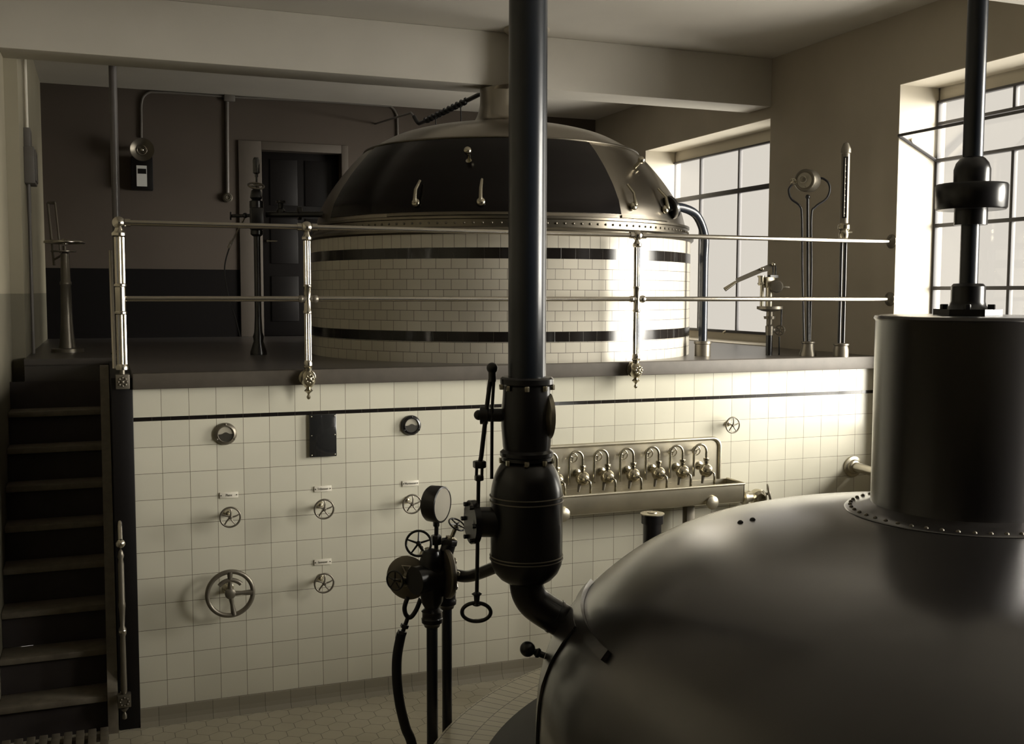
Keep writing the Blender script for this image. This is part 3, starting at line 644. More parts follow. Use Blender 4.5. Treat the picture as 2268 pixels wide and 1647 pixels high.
# valve and flange right of the trough
c = at(1690, 1098, y=-.12)
vv = thing('wall_valve', 'stubby valve with a small handwheel beside the right end of the trough', 'valve', (c.x, 0, c.z))
b = BM(); lathe(b, [(.03, 0), (.03, .05), (.05, .055), (.05, .075), (.035, .08), (.035, .13)], (xe + .01, -.12, c.z), (1, 0, 0), 28); part('inlet_collar', b, 'sheet', vv)
b = BM(); lathe(b, [(.04, 0), (.06, .02), (.06, .055), (.045, .08), (.03, .09), (.03, .06), (0, .06)], (c.x - .04, -.09, c.z - .01), (-.15, -1, .1), 32); cyl(b, (c.x - .04, -.002, c.z - .01), (c.x - .04, -.1, c.z - .01), .03); part('valve_body', b, 'brass', vv)
b = BM(); wheel(b, (c.x + .035, -.14, c.z + .02), (.85, -.5, .2), .06, .007, 4); cyl(b, (c.x - .03, -.11, c.z), (c.x + .035, -.14, c.z + .02), .009); part('handwheel', b, 'dullmetal', vv)
c = at(1890, 1033, y=-.01)
wf = thing('wall_pipe', 'short steel pipe leaving a round wall flange at the right end of the tiled wall', 'pipe', (c.x, 0, c.z))
b = BM(); lathe(b, [(.045, .035), (.052, .03), (.055, .02), (.075, .014), (.078, 0)], (c.x, 0, c.z), (0, -1, 0), 40); part('flange', b, 'sheet', wf)
b = BM(); tube(b, [(c.x, 0, c.z), (c.x + .02, -.2, c.z - .005), (c.x + .04, -.75, c.z - .03)], .036, 24, sm=4); part('pipe', b, 'steel', wf)
# capped standpipe between trough and foreground kettle
c = at(1445, 1136, y=-.72)
sp = thing('capped_standpipe', 'dark upright cylinder with a pale round lid standing between the trough and the near kettle', 'standpipe', (c.x, c.y, FZ))
b = BM(); lathe(b, [(.055, FZ), (.055, c.z - .025)], (c.x, c.y, 0), seg=36); part('pipe', b, 'iron', sp)
b = BM(); lathe(b, [(.066, c.z - .06), (.066, c.z - .012), (.066, c.z - .008), (.06, c.z - .006)], (c.x, c.y, 0), seg=36); part('collar', b, 'iron', sp)
b = BM(); lathe(b, [(.06, c.z - .008), (.072, c.z - .006), (.072, c.z), (.03, c.z + .002), (.028, c.z + .008), (0, c.z + .009)], (c.x, c.y, 0), seg=36); part('lid', b, 'sheet', sp)

# ------------------------------------------------------------------ instruments standing at the right end of the platform
c = at(1789, 788, z=PZ)
gs = thing('gauge_stand', 'drum-shaped pressure gauge held on a post between two curved pipes beside the wall pier', 'gauge', c)
dpt = (c - cam_pos).dot(cw); A = lambda px, py, dd=0: at(px, py, d=dpt + dd)
b = BM(); lathe(b, [(.0, 0), (.062, 0), (.06, .02), (.045, .06), (.042, .09), (.05, .095), (.05, .105), (.02, .108)], c, seg=32); part('foot', b, 'dullmetal', gs)
b = BM(); cyl(b, c + Vector((0, 0, .1)), A(1789, 440), .011); ball(b, A(1789, 436), .018); part('post', b, 'iron', gs)
b = BM(); tube(b, [c + Vector((-.028, .01, .1)), A(1777, 600), A(1776, 480), A(1770, 455), A(1752, 440), A(1747, 420), A(1755, 408)], .0085, 12, sm=6)
part('left_pipe', b, 'iron', gs)
b = BM(); tube(b, [c + Vector((.022, .01, .1)), A(1797, 600), A(1797, 480), A(1806, 458), A(1830, 440), A(1838, 420), A(1834, 404), A(1822, 395), A(1812, 396)], .0085, 12, sm=6); part('right_pipe', b, 'iron', gs)
gc = A(1788, 400); ax = (cam_pos - gc).normalized() + Vector((-.75, .0, .05))
b = BM(); lathe(b, [(0, -.06), (.07, -.06), (.082, -.05), (.082, .045), (.075, .055), (.066, .055), (.06, .05), (0, .05)], gc, ax, 44); g1 = part('gauge_drum', b, 'dullmetal', gs)
b = BM(); an = ax.normalized(); lathe(b, [(0, .052), (.055, .052)], gc, ax, 40, cap=False); lathe(b, [(.02, .053), (.026, .06), (.03, .053)], gc + Vector((-.012, 0, .005)), ax, 24); ball(b, gc + an * .055 + Vector((.005, 0, -.045)), .007, 8); part('dial', b, 'dial', g1)
b = BM(); wheel(b, A(1757, 402), ax, .022, .004, 4); cyl(b, A(1757, 402), A(1768, 405), .006); part('side_cock', b, 'brass', gs)
c = at(1862, 790, z=PZ); dpt = (c - cam_pos).dot(cw)
th_ = thing('tube_thermometer', 'tall glass-fronted tube thermometer on a double pipe beside the bright window jamb', 'thermometer', c)
zq = lambda py: at(1864, py, d=dpt).z
b = BM(); lathe(b, [(0, PZ), (.055, PZ), (.055, PZ + .05), (.048, PZ + .08), (.056, PZ + .085), (.056, PZ + .095), (.03, PZ + .1)], (c.x, c.y, 0)); part('foot', b, 'dullmetal', th_)
b = BM(); cyl(b, (c.x - .018, c.y, PZ + .09), (c.x - .018, c.y, zq(528)), .012); cyl(b, (c.x + .018, c.y, PZ + .09), (c.x + .018, c.y, zq(528)), .012); part('double_pipe', b, 'iron', th_)
b = BM(); lathe(b, [(.0, zq(530)), (.03, zq(530)), (.036, zq(520)), (.03, zq(512)), (.042, zq(508)), (.042, zq(500)), (.03, zq(496)), (0, zq(496))], (c.x, c.y, 0)); tube(b, [(c.x, c.y, zq(515)), (c.x + .06, c.y - .01, zq(515))], .008, 8); part('lower_collar', b, 'brass', th_)
b = BM(); lathe(b, [(.030, zq(498)), (.030, zq(345)), (.036, zq(343)), (.036, zq(335)), (.026, zq(328)), (.018, zq(322)), (.0, zq(319))], (c.x, c.y, 0)); part('case', b, 'dullmetal', th_)
b = BM(); d2 = (cam_pos - c); d2.z = 0; d2.normalize(); s2 = Vector((-d2.y, d2.x, 0)); o_ = Vector((c.x, c.y, 0)) + d2 * .031
prism(b, [o_ - s2 * .016 + Vector((0, 0, zq(485))), o_ + s2 * .016 + Vector((0, 0, zq(485))), o_ + s2 * .016 + Vector((0, 0, zq(352))), o_ - s2 * .016 + Vector((0, 0, zq(352)))], d2 * .003); sc = part('scale_window', b, 'iron', th_)
b = BM()
for i in range(9):
    z = zq(475 - i * 13); p = o_ + d2 * .004 + s2 * .001; box(b, (p.x - .005, p.y - .001, z), (p.x + .009, p.y + .001, z + .003))
cyl(b, o_ + d2 * .004 + s2 * -.002 + Vector((0, 0, zq(482))), o_ + d2 * .004 + s2 * -.002 + Vector((0, 0, zq(355))), .002, seg=8); part('graduation', b, 'plate', sc)

# hand pump
c = at(1703, 786, z=PZ); dpt = (c - cam_pos).dot(cw)
hp = thing('hand_pump', 'lever hand pump with a round flange table standing in front of the far window', 'pump', c)
zq = lambda py: at(1703, py, d=dpt).z
b = BM(); lathe(b, [(.024, PZ), (.024, zq(742))], (c.x, c.y, 0)); part('standpipe', b, 'iron', hp)
b = BM(); lathe(b, [(.028, zq(742)), (.03, zq(722)), (.018, zq(718)), (.022, zq(706)), (.04, zq(706)), (.044, zq(700)), (.025, zq(700)), (.025, zq(690)), (.06, zq(688)), (.095, zq(684)), (.095, zq(678)), (0, zq(678))], (c.x, c.y, 0), seg=36); part('flange_table', b, 'dullmetal', hp)
b = BM(); u1 = A(1687, 660); p_ = at(1688, 678, d=dpt)
for px, r, y0_, y1_ in ((1687, .014, 680, 625), (1703, .026, 680, 632), (1686, .022, 632, 612)): 
    q0, q1_ = at(px, y0_, d=dpt), at(px, y1_, d=dpt); q1_.x, q1_.y = q0.x, q0.y; cyl(b, q0, q1_, r)
for py, r in ((628, .027), (612, .027)): q0 = at(1686, py, d=dpt); lathe(b, [(0, -.006), (r, -.006), (r, .006), (0, .006)], q0)
q0 = at(1703, 622, d=dpt); box(b, (q0.x - .035, q0.y - .03, q0.z - .05), (q0.x + .035, q0.y + .03, q0.z + .03), .006); part('cylinder', b, 'sheet', hp)
b = BM(); q0 = at(1720, 634, d=dpt - .05); lathe(b, [(.03, -.05), (.048, -.04), (.048, .02), (.04, .035), (.0, .04)], q0, (cam_pos - q0), 32); tube(b, [q0, at(1748, 636, d=dpt)], .007, 8); part('valve_cover', b, 'dullmetal', hp)
b = BM(); P = [at(x, y, d=dpt - .03) for x, y in ((1605, 641), (1630, 624))]; tube(b, P, lambda s: .016 - .005 * s, 14); h0 = part('lever_grip', b, 'brass', hp)
P = [at(x, y, d=dpt - .03) for x, y in ((1629, 617), (1684, 593), (1700, 586), (1714, 583), (1712, 590), (1702, 600), (1688, 603), (1631, 627))]; b = BM(); e_ = (cam_pos - P[0]).normalized() * .02; prism(b, [p - e_ / 2 for p in P], e_); part('lever', b, 'dullmetal', hp)
b = BM(); ball(b, at(1688, 595, d=dpt - .045), .014); ball(b, at(1713, 585, d=dpt - .045), .016); part('lever_pin', b, 'brass', hp)
b = BM()
for px in (1712, 1718): q0, q1_ = at(px, 588, d=dpt), at(px, 614, d=dpt); cyl(b, q0, q1_, .005)
q0 = at(1712, 612, d=dpt); box(b, (q0.x - .035, q0.y - .02, q0.z - .01), (q0.x + .035, q0.y + .02, q0.z + .01)); part('piston_rod', b, 'iron', hp)
b = BM(); q0 = at(1727, 731, d=dpt); wheel(b, q0, (cam_pos - q0), .034, .005, 6); cyl(b, at(1706, 730, d=dpt), q0, .009); ball(b, at(1711, 730, d=dpt), .024); part('drain_wheel', b, 'dullmetal', hp)
b = BM(); q0 = at(1726, 745, d=dpt); cyl(b, q0, (q0.x, q0.y, PZ), .006); q0 = at(1731, 684, d=dpt); q1_ = at(1730, 722, d=dpt); cyl(b, q0, q1_, .006); part('drain_rod', b, 'iron', hp)

# ------------------------------------------------------------------ things in the dim left part of the platform
c = at(573, 785, z=PZ); dpt = (c - cam_pos).dot(cw); D = lambda px, py, dd=0: at(px, py, d=dpt + dd)
vc = thing('valve_column', 'dark valve column with a top handwheel and a lubricator standing left of the platform kettle', 'valve', c)
Z = lambda py: D(573, py).z
b = BM(); lathe(b, [(0, PZ), (.06, PZ), (.06, PZ + .02), (.035, Z(755)), (.04, Z(745)), (.03, Z(735)), (.024, Z(700)), (.024, Z(525)), (.045, Z(520)), (.045, Z(512)), (.03, Z(508))], (c.x, c.y, 0)); part('column', b, 'iron', vc)
b = BM(); box(b, (c.x - .045, c.y - .045, Z(510)), (c.x + .045, c.y + .045, Z(462)), .008); lathe(b, [(.05, Z(462)), (.05, Z(448)), (.03, Z(445)), (.045, Z(440)), (.035, Z(425)), (.02, Z(420))], (c.x, c.y, 0)); part('valve_body', b, 'iron', vc)
b = BM(); wheel(b, (c.x, c.y, Z(414)), (0.05, -.5, 1), .055, .007, 4); part('handwheel', b, 'dullmetal', vc)
b = BM(); q0 = D(568, 392); lathe(b, [(0, 0), (.012, 0), (.012, .02), (.025, .03), (.025, .12), (.018, .14), (0, .145)], q0); cyl(b, (q0.x, q0.y, Z(425)), q0, .008); part('lubricator', b, 'darkglass', vc)
b = BM(); cyl(b, D(570, 477), D(512, 478), .012); lathe(b, [(0, -.004), (.03, -.004), (.03, .004), (0, .004)], D(511, 478), (1, -.2, 0)); ball(b, D(543, 477), .02); part('side_tap', b, 'iron', vc)
b = BM(); tube(b, [D(543, 480), D(530, 505), D(516, 530), D(508, 548)], .006, 8, sm=4); nut(b, D(508, 545), D(508, 545) - D(530, 500), .013, .03); nut(b, D(512, 537), D(508, 545) - D(530, 500), .013, .02); part('tap_nozzle', b, 'dullmetal', vc)
b = BM(); tube(b, [D(508, 548), D(499, 580), D(498, 610), D(507, 660), D(520, 700), D(532, 745)], .005, 8, sm=6); part('thin_hose', b, 'rubber', vc)
b = BM(); cyl(b, D(590, 475), Vector((VC.x - 1.2, VC.y - .1, D(590, 475).z)), .022); lathe(b, [(.03, -.02), (.05, -.012), (.05, .012), (.03, .02)], D(663, 472), (1, 0, 0)); ball(b, D(622, 470), .035); lathe(b, [(.02, 0), (.02, .05), (.035, .055), (.035, .07), (0, .07)], D(622, 466)); part('branch_pipe', b, 'iron', vc)

c = at(150, 779, z=PZ); dpt = (c - cam_pos).dot(cw); D = lambda px, py, dd=0: at(px, py, d=dpt + dd); Z = lambda py: D(150, py).z
pd = thing('pedestal_handwheel', 'flared iron pedestal carrying a flat handwheel at the far left of the platform', 'handwheel', c)
b = BM(); lathe(b, [(0, PZ), (.115, PZ), (.115, PZ + .025), (.06, PZ + .03), (.052, Z(750)), (.042, Z(710)), (.037, Z(632)), (.042, Z(630)), (.042, Z(625)), (.035, Z(622)), (.030, Z(562)), (.015, Z(558)), (.015, Z(545))], (c.x, c.y, 0), seg=36); part('pedestal', b, 'dullmetal', pd)
b = BM(); lathe(b, [(0, -.004), (.09, -.004), (.09, .004), (0, .004)], (c.x - .01, c.y, Z(557))); part('indicator_disc', b, 'dullmetal', pd)
b = BM(); wheel(b, (c.x, c.y, Z(537)), (0, 0, 1), .135, .012, 5); part('wheel', b, 'steel', pd)
b = BM(); P = [D(x, y, .05) for x, y in ((104, 447), (122, 447), (133, 530), (137, 575), (120, 587))]
tube(b, [D(106, 449, .05), D(120, 587, .05)], .01, 8); tube(b, [D(122, 449, .05), D(134, 560, .05)], .008, 8); tube(b, [D(106, 449, .05), D(122, 449, .05)], .011, 8); tube(b, [D(120, 575, .05), D(150, 556)], .008, 8); part('guide_bracket', b, 'dullmetal', pd)

# wall lamp / signal box, conduit runs
WY = BY - .001
c = at(315, 370, y=WY)
sg = thing('signal_bell', 'wall telephone-like box with a round horn above and a white card on its front', 'signal', (c.x, WY, c.z))
p0, p1 = at(290, 345, y=WY - .12), at(340, 421, y=WY - .12)
b = BM(); box(b, (p0.x, WY - .12, p1.z), (p1.x, WY, p0.z), .008); part('box', b, 'blackpaint', sg)
p0, p1 = at(302, 366, y=WY - .122), at(326, 413, y=WY - .122); b = BM(); box(b, (p0.x, WY - .126, p1.z), (p1.x, WY - .119, p0.z)); cd_ = part('card', b, 'card', sg)
q0, q1_ = at(305, 373, y=WY - .127), at(324, 385, y=WY - .127); b = BM(); box(b, (q0.x, WY - .128, q1_.z), (q1_.x, WY - .125, q0.z)); part('card_slot', b, 'blackpaint', cd_)
b = BM(); hc = at(315, 331, y=WY - .2); lathe(b, [(.02, -.14), (.025, -.1), (.04, -.06), (.07, -.03), (.105, 0), (.11, .004), (.10, -.004), (.06, -.035), (.03, -.05), (.0, -.05)], hc, (-.1, -1, -.1), 40); part('horn', b, 'dullmetal', sg)
b = BM(); ball(b, hc + Vector((0, .02, 0)), .018); torus(b, hc + Vector((0, .03, 0)), (-.1, -1, -.1), .045, .004, 24, 6); part('horn_centre', b, 'steel', sg)
def cond(b, pts, r=.012): tube(b, [at(x, y, y=WY - .012) for x, y in pts], r, 10, sm=5)
cn = thing('conduit_run', 'grey electrical conduit running along the top of the back wall with three drops', 'conduit', at(505, 215, y=WY))
b = BM(); cond(b, [(313, 305), (313, 262), (313, 232), (318, 214), (330, 205), (345, 204), (420, 208), (500, 214)]); part('left_conduit', b, 'conduit', cn)
b = BM(); cond(b, [(500, 214), (560, 217), (700, 224), (850, 234), (866, 237), (876, 248), (880, 266), (881, 330)]); part('right_conduit', b, 'conduit', cn)
b = BM(); cond(b, [(503, 222), (503, 300), (504, 428)], .018); part('drop_conduit', b, 'conduit', cn)
b = BM(); q0 = at(507, 216, y=WY - .02); box(b, (q0.x - .05, WY - .045, q0.z - .04), (q0.x + .06, WY, q0.z + .035), .012); part('junction_box', b, 'conduit', cn)
b = BM(); q0 = at(504, 438, y=WY); lathe(b, [(.048, 0), (.048, .03), (.035, .045), (.03, .04), (.022, .05), (.018, .04), (0, .04)], q0, (0, -1, 0)); part('switch', b, 'dullmetal', cn)

# distribution box and pipe on the left wall
ds = thing('distribution_box', 'pale metal distribution box with a riser pipe on the left wall above the stair head', 'box', (-.645, 2.35, 1.5))
b = BM(); box(b, (-.645, 2.15, 1.50), (-.575, 2.45, 1.76), .006); box(b, (-.645, 2.2, 1.76), (-.60, 2.38, 1.90), .006); part('box', b, 'conduit', ds)
b = BM(); box(b, (-.575, 2.17, 1.52), (-.568, 2.43, 1.74), .002); part('cover', b, 'conduit', ds)
b = BM(); cyl(b, (-.625, 2.28, 1.9), (-.625, 2.28, CZ), .012); part('riser_pipe', b, 'whitemetal', ds)
b = BM(); cyl(b, (-.625, 2.25, 1.5), (-.625, 2.25, PZ), .012); cyl(b, (-.625, 2.35, 1.5), (-.625, 2.35, 1.3), .01); part('lower_pipe', b, 'conduit', ds)

# twisted cable from the beam to the back of the kettle
P1, P2 = at(935, 271, y=3.2), at(1066, 207, y=1.80); P0 = at(917, 258, y=3.35)
ca = thing('twisted_cable', 'dark wrapped cable slung from the ceiling beam, two thin wires hanging from it', 'cable', P1)
b = BM(); tube(b, [P0, (P0 + P1) / 2 + Vector((0, 0, -.03)), P1, P1.lerp(P2, .3), P1.lerp(P2, .7), P2], .018, 10, sm=5); part('cable', b, 'rubber', ca)
b = BM(); n_ = 90; dv = (P2 - P1); u, v, w = frame_of(dv); tube(b, [P1 + dv * (.05 + .75 * i / n_) + (u * math.cos(i * .75) + v * math.sin(i * .75)) * .024 for i in range(n_)], .007, 6); part('wrapping', b, 'rubber', ca)
for f, dz_ in ((.25, .17), (.68, .24)):
    b = BM(); q0 = P1.lerp(P2, f); tube(b, [q0, q0 + Vector((.005, 0, -dz_ * .5)), q0 + Vector((0, 0, -dz_))], .005, 6); part('hanging_wire', b, 'rubber', ca)
b = BM(); q0 = P0 + Vector((0, .1, .05)); tube(b, [P0, q0, Vector((q0.x, BY, q0.z + .1))], .01, 8); part('wall_hook', b, 'iron', ca)

# ------------------------------------------------------------------ foreground kettle
fk = thing('foreground_kettle', 'huge dark copper dome kettle filling the lower right foreground, a wide neck on its crown', 'kettle', DC)
KZ = -1.13
fprof = [(1.53, KZ), (1.532, -.95), (1.53, -.85), (1.525, -.77), (1.512, -.69), (1.483, -.61), (1.435, -.53), (1.37, -.45), (1.285, -.37), (1.177, -.29), (1.037, -.215), (.86, -.155), (.65, -.11), (.46, -.075), (.33, -.058)]
def kz_uv_disc(bm, c, r0, r1, z, seg=200):
    lay = bm.loops.layers.uv.new('UVMap')
    for i in range(seg):
        q = [(r0, i), (r1, i), (r1, i + 1), (r0, i + 1)]; f = bm.faces.new([bm.verts.new((c.x + r * math.cos(2 * PI * k / seg), c.y + r * math.sin(2 * PI * k / seg), z)) for r, k in q])
        for l, (r, k) in zip(f.loops, q): l[lay].uv = (k / seg * 2 * PI * 1.9, r - r0)
b = BM(); kz_uv_disc(b, DC, 1.74, 2.0, KZ); o = mesh_obj('kerb_top', b, 'kerbtile', DC, fin=False); o.parent = fk; ORIG[o] = DC
b = BM(); ring_wall(b, DC, 2.0, FZ, KZ, .01); o = mesh_obj('kerb_wall', b, 'brick', DC, fin=False); o.parent = fk; ORIG[o] = DC
b = BM(); lathe(b, [(1.45, KZ + .03), (1.56, KZ + .03), (1.66, KZ + .03), (1.74, KZ + .012), (1.775, KZ + .006), (1.775, KZ - .02), (1.5, KZ - .02)], (DC.x, DC.y, 0), seg=160); part('base_flange', b, 'blackpaint', fk)
b = BM(); lathe(b, prof_smooth(fprof), (DC.x, DC.y, 0), seg=160); part('dome', b, 'copperdark', fk, smooth=60)
b = BM(); NR = .312; zt_ = .648
lathe(b, [(NR, -.06), (NR, zt_ - .02), (NR + .006, zt_ - .012), (NR + .002, zt_ - .002), (NR - .012, zt_), (0, zt_)], (DC.x, DC.y, 0), seg=96); nk = part('neck', b, 'copperdark', fk)
b = BM(); lathe(b, [(NR - .02, -.03), (NR + .01, -.04), (NR + .035, -.052), (.40, -.061), (.404, -.065), (.40, -.072), (NR - .02, -.08)], (DC.x, DC.y, 0), seg=96); nf = part('neck_flange', b, 'copperdark', fk)
for i in range(48):
    t = 2 * PI * i / 48; b = BM(); ball(b, (DC.x + .383 * math.cos(t), DC.y + .383 * math.sin(t), -.059), .008, 10); part('rivet', b, 'dullmetal', nf)
fp = lambda az, z, off=0: dome_pt(az, z, off, fprof_up, DC)
fprof_up = fprof
for px, py in ((1640, 1158), (1667, 1152)):
    # stud on the crown: nearest dome point along the sight line
    best = None
    for k in range(720):
        p = at(px, py, d=2.4 + k * .004); r = math.hypot(p.x - DC.x, p.y - DC.y)
        for (r0, z0), (r1, z1) in zip(fprof[:-1], fprof[1:]):
            if r1 <= r <= r0:
                z = z0 + (z1 - z0) * (r0 - r) / (r0 - r1 + 1e-9)
                if best is None and p.z < z: best = p
    if best: b = BM(); ball(b, best, .012, 12); part('stud', b, 'iron', fk)
# hatch with frame, strap and knob on the shoulder
a0, a1 = math.radians(128), math.radians(161)
b = BM(); strip(b, a0, a1, -1.0, -.48, .001, .008, fprof, DC, 24, 16); hd_ = part('hatch_door', b, 'copperdark', fk, smooth=60)
b = BM(); rows = []                                     # curved strap running down over the shoulder
for i in range(17):
    t = i / 16; a = math.radians(142 + 34.8 * t); z = -.437 - .012 * t; rows.append([b.verts.new(dome_pt(a, z + dz, of, fprof, DC)[0]) for dz, of in ((-.028, .002), (-.028, .02), (.0, .02), (.0, .002))])
ring_faces(b, rows); b.faces.new(rows[0]); b.faces.new(rows[-1][::-1]); part('hatch_strap', b, 'copperdark', hd_)
b = BM(); strip(b, a1 - .006, a1 + .006, -1.0, -.49, .003, .008, fprof, DC, 2, 20); part('hatch_hinge', b, 'copperdark', hd_)
P, n = dome_pt(math.radians(153), -.66, .01, fprof, DC); b = BM(); cyl(b, P, P + n * .05, .012); lathe(b, [(.016, .02), (.02, .03), (.012, .04)], P, n); ball(b, P + n * .07, .030); part('hatch_knob', b, 'iron', hd_)
# agitator shaft
sf = thing('agitator_shaft', 'vertical dark shaft with a drum coupling rising from the neck of the foreground kettle', 'shaft', (DC.x, DC.y, zt_))
sz = lambda py: at(2137, py, d=3.80).z
b = BM(); prism(b, [(DC.x + .115 * math.cos(a), DC.y + .115 * math.sin(a), zt_ + .001) for a in [PI / 6 + i * PI / 3 + PI / 4 for i in range(6)]], (0, 0, .022)); bs = part('base_plate', b, 'iron', sf)
for i in range(6):
    a = PI / 4 + i * PI / 3; b = BM(); nut(b, (DC.x + .09 * math.cos(a), DC.y + .09 * math.sin(a), zt_ + .031), (0, 0, 1), .013, .018); part('bolt', b, 'iron', bs)
b = BM(); lathe(b, [(.075, zt_ + .02), (.062, zt_ + .035), (.058, zt_ + .05), (.058, sz(634)), (.05, sz(628)), (.03, sz(627))], (DC.x, DC.y, 0), seg=40); part('stuffing_box', b, 'iron', sf)
b = BM(); cyl(b, (DC.x, DC.y, zt_), (DC.x, DC.y, sz(490)), .0315); part('lower_shaft', b, 'bluepipe', sf)
b = BM(); lathe(b, [(.03, sz(499)), (.056, sz(499)), (.056, sz(466)), (.115, sz(466)), (.12, sz(462)), (.122, sz(414)), (.118, sz(410)), (.062, sz(410)), (.062, sz(378)), (.055, sz(364)), (.042, sz(354)), (.035, sz(351)), (0, sz(351))], (DC.x, DC.y, 0), seg=48); part('coupling', b, 'iron', sf)
b = BM(); cyl(b, (DC.x, DC.y, sz(355)), (DC.x, DC.y, CZ), .0345); part('upper_shaft', b, 'bluepipe', sf)

# ------------------------------------------------------------------ vapour pipe with damper and separator
dv_ = 4.12
S = at(1166, 1150, d=dv_); sx, sy = S.x, S.y; k_ = dv_ / F_
V = lambda py: at(1166, py, d=dv_).z
vp = thing('vapour_pipe', 'thick dark vapour pipe dropping from the ceiling through a bulb into the near kettle', 'pipe', (sx, sy, V(1285)))
pr = lambda w: w * k_ / 2
b = BM(); cyl(b, (sx, sy, V(838)), (sx, sy, CZ), pr(83), seg=48); part('flue_pipe', b, 'bluepipe', vp)
b = BM(); lathe(b, [(pr(80), V(832)), (pr(108), V(832)), (pr(118), V(836)), (pr(118), V(847)), (pr(104), V(852)), (pr(106), V(870)), (pr(113), V(910)), (pr(113), V(940)), (pr(106), V(985)), (pr(103), V(992)), (pr(118), V(998)), (pr(118), V(1006)), (pr(112), V(1009)), (pr(112), V(1016)), (pr(90), V(1018))], (sx, sy, 0), seg=56); dmp = part('damper_body', b, 'iron', vp)
for i in range(8):
    a = 2 * PI * (i + .5) / 8
    for py in (855, 1018): b = BM(); nut(b, (sx + pr(110) * math.cos(a), sy + pr(110) * math.sin(a), V(py) + .0), (0, 0, 1), .011, .02); part('flange_bolt', b, 'brass', dmp)
b = BM(); e1 = cr.copy(); e1.z = 0; e1.normalize(); e2 = Vector((-e1.y, e1.x, 0))
q0 = Vector((sx, sy, V(918))) + e1 * pr(108); lathe(b, [(.06, -.03), (.088, -.012), (.09, .004), (.0, .010)], q0 - e1 * .012, e1 + e2 * .25, 40); part('inspection_cover', b, 'sheet', dmp)
b = BM(); q0 = Vector((sx, sy, V(917))) - e1 * pr(108); cyl(b, q0 + e1 * .02, q0 - e1 * .085, .026); lathe(b, [(.0, -.02), (.036, -.015), (.036, .015), (0, .02)], q0 - e1 * .07, e1, 20); ball(b, q0 - e1 * .09, .02); part('damper_pivot', b, 'iron', dmp)
# bulb
b = BM(); bp2 = [(pr(84), V(1012)), (pr(96), V(1018)), (pr(118), V(1028)), (pr(140), V(1048)), (pr(154), V(1072)), (pr(160), V(1095))]
lathe(b, prof_smooth(bp2) + [(pr(160), V(1235)), (pr(156), V(1250)), (pr(140), V(1268)), (pr(115), V(1282)), (pr(85), V(1291)), (pr(60), V(1293))], (sx, sy, 0), seg=56); bl = part('separator_bulb', b, 'iron', vp)
for py in (1095, 1106, 1229, 1236): b = BM(); torus(b, (sx, sy, V(py)), (0, 0, 1), pr(161), .003, 56, 8); part('bead', b, 'dullmetal', bl)
b = BM(); q0 = Vector((sx, sy, V(1152))) - e1 * pr(150) - e2 * .03; cyl(b, q0 + e1 * .05, q0 - e1 * .07, pr(78) * .85); lathe(b, [(0, -.012), (pr(96), -.012), (pr(96), .012), (0, .014)], q0 - e1 * .075, -e1 * 1 - e2 * .35, 40); sb_ = part('side_flange', b, 'iron', bl)
for i in range(6):
    b = BM(); a = i * PI / 3; u, v, w = frame_of(-e1 - e2 * .35); nut(b, q0 - e1 * .075 + (u * math.cos(a) + v * math.sin(a)) * pr(84) + w * .018, w, .009, .016); part('bolt', b, 'iron', bl)
b = BM(); q0 = Vector((sx, sy, 0))
Pm = [q0 + Vector((0, 0, V(1270))), q0 + Vector((0, 0, V(1292))), q0 + e1 * .008 + Vector((0, 0, V(1315))), q0 + e1 * .032 + Vector((0, 0, V(1337))), q0 + e1 * .075 + Vector((0, 0, V(1356))), q0 + e1 * .135 + Vector((0, 0, V(1377))), q0 + e1 * .26 + Vector((0, 0, V(1422)))]
tube(b, Pm, pr(76), 32, sm=6); part('elbow_pipe', b, 'iron', vp)
b = BM(); dq = (Pm[6] - Pm[5]).normalized(); lathe(b, [(pr(76), -.03), (pr(80), -.03), (pr(80), -.02), (pr(76), -.02)], Pm[5] - dq * .0, dq, 36); lathe(b, [(pr(76), 0), (pr(104), 0), (pr(104), .02), (pr(76), .02)], Pm[5] + dq * .03, dq, 36); part('elbow_collar', b, 'iron', vp)

# damper pull rod with ring handle
rp = Vector((at(1056, 1200, d=dv_ - .05))); rx, ry = rp.x, rp.y; RR = lambda px, py: at(px, py, d=dv_ - .05)
pull = thing('damper_pull_rod', 'hanging iron pull rod with an oval ring handle left of the vapour pipe', 'rod', RR(1055, 1375))
b = BM(); ball(b, RR(1090, 815), .022); cyl(b, RR(1090, 815), RR(1090, 845), .015); part('top_eye', b, 'iron', pull)
b = BM(); tube(b, [RR(1086, 840), RR(1078, 905), RR(1066, 1010), RR(1063, 1025)], .009, 10); tube(b, [RR(1094, 840), RR(1090, 905), RR(1089, 1060)], .0065, 10); part('link_rod', b, 'iron', pull)
b = BM(); nut(b, RR(1062, 1028), (0, 0, 1), .026, .026)
for dx in (-6, 6): cyl(b, RR(1062 + dx, 1032), RR(1061 + dx, 1058), .006)
nut(b, RR(1061, 1058), (0, 0, 1), .018, .02); part('turnbuckle', b, 'iron', pull)
b = BM(); cyl(b, RR(1060, 1055), RR(1056, 1320), .0075); lathe(b, [(.008, 0), (.016, .004), (.01, .015), (.012, .04), (.02, .048), (.008, .056)], RR(1056, 1342), (0, 0, 1)); part('rod', b, 'iron', pull)
b = BM(); q0 = RR(1055, 1355); tube(b, [q0 + e1 * .055 * math.cos(t) + Vector((0, 0, .036 * math.sin(t))) for t in [2 * PI * i / 48 for i in range(48)]], .0075, 12, closed=True); part('ring_handle', b, 'iron', pull)

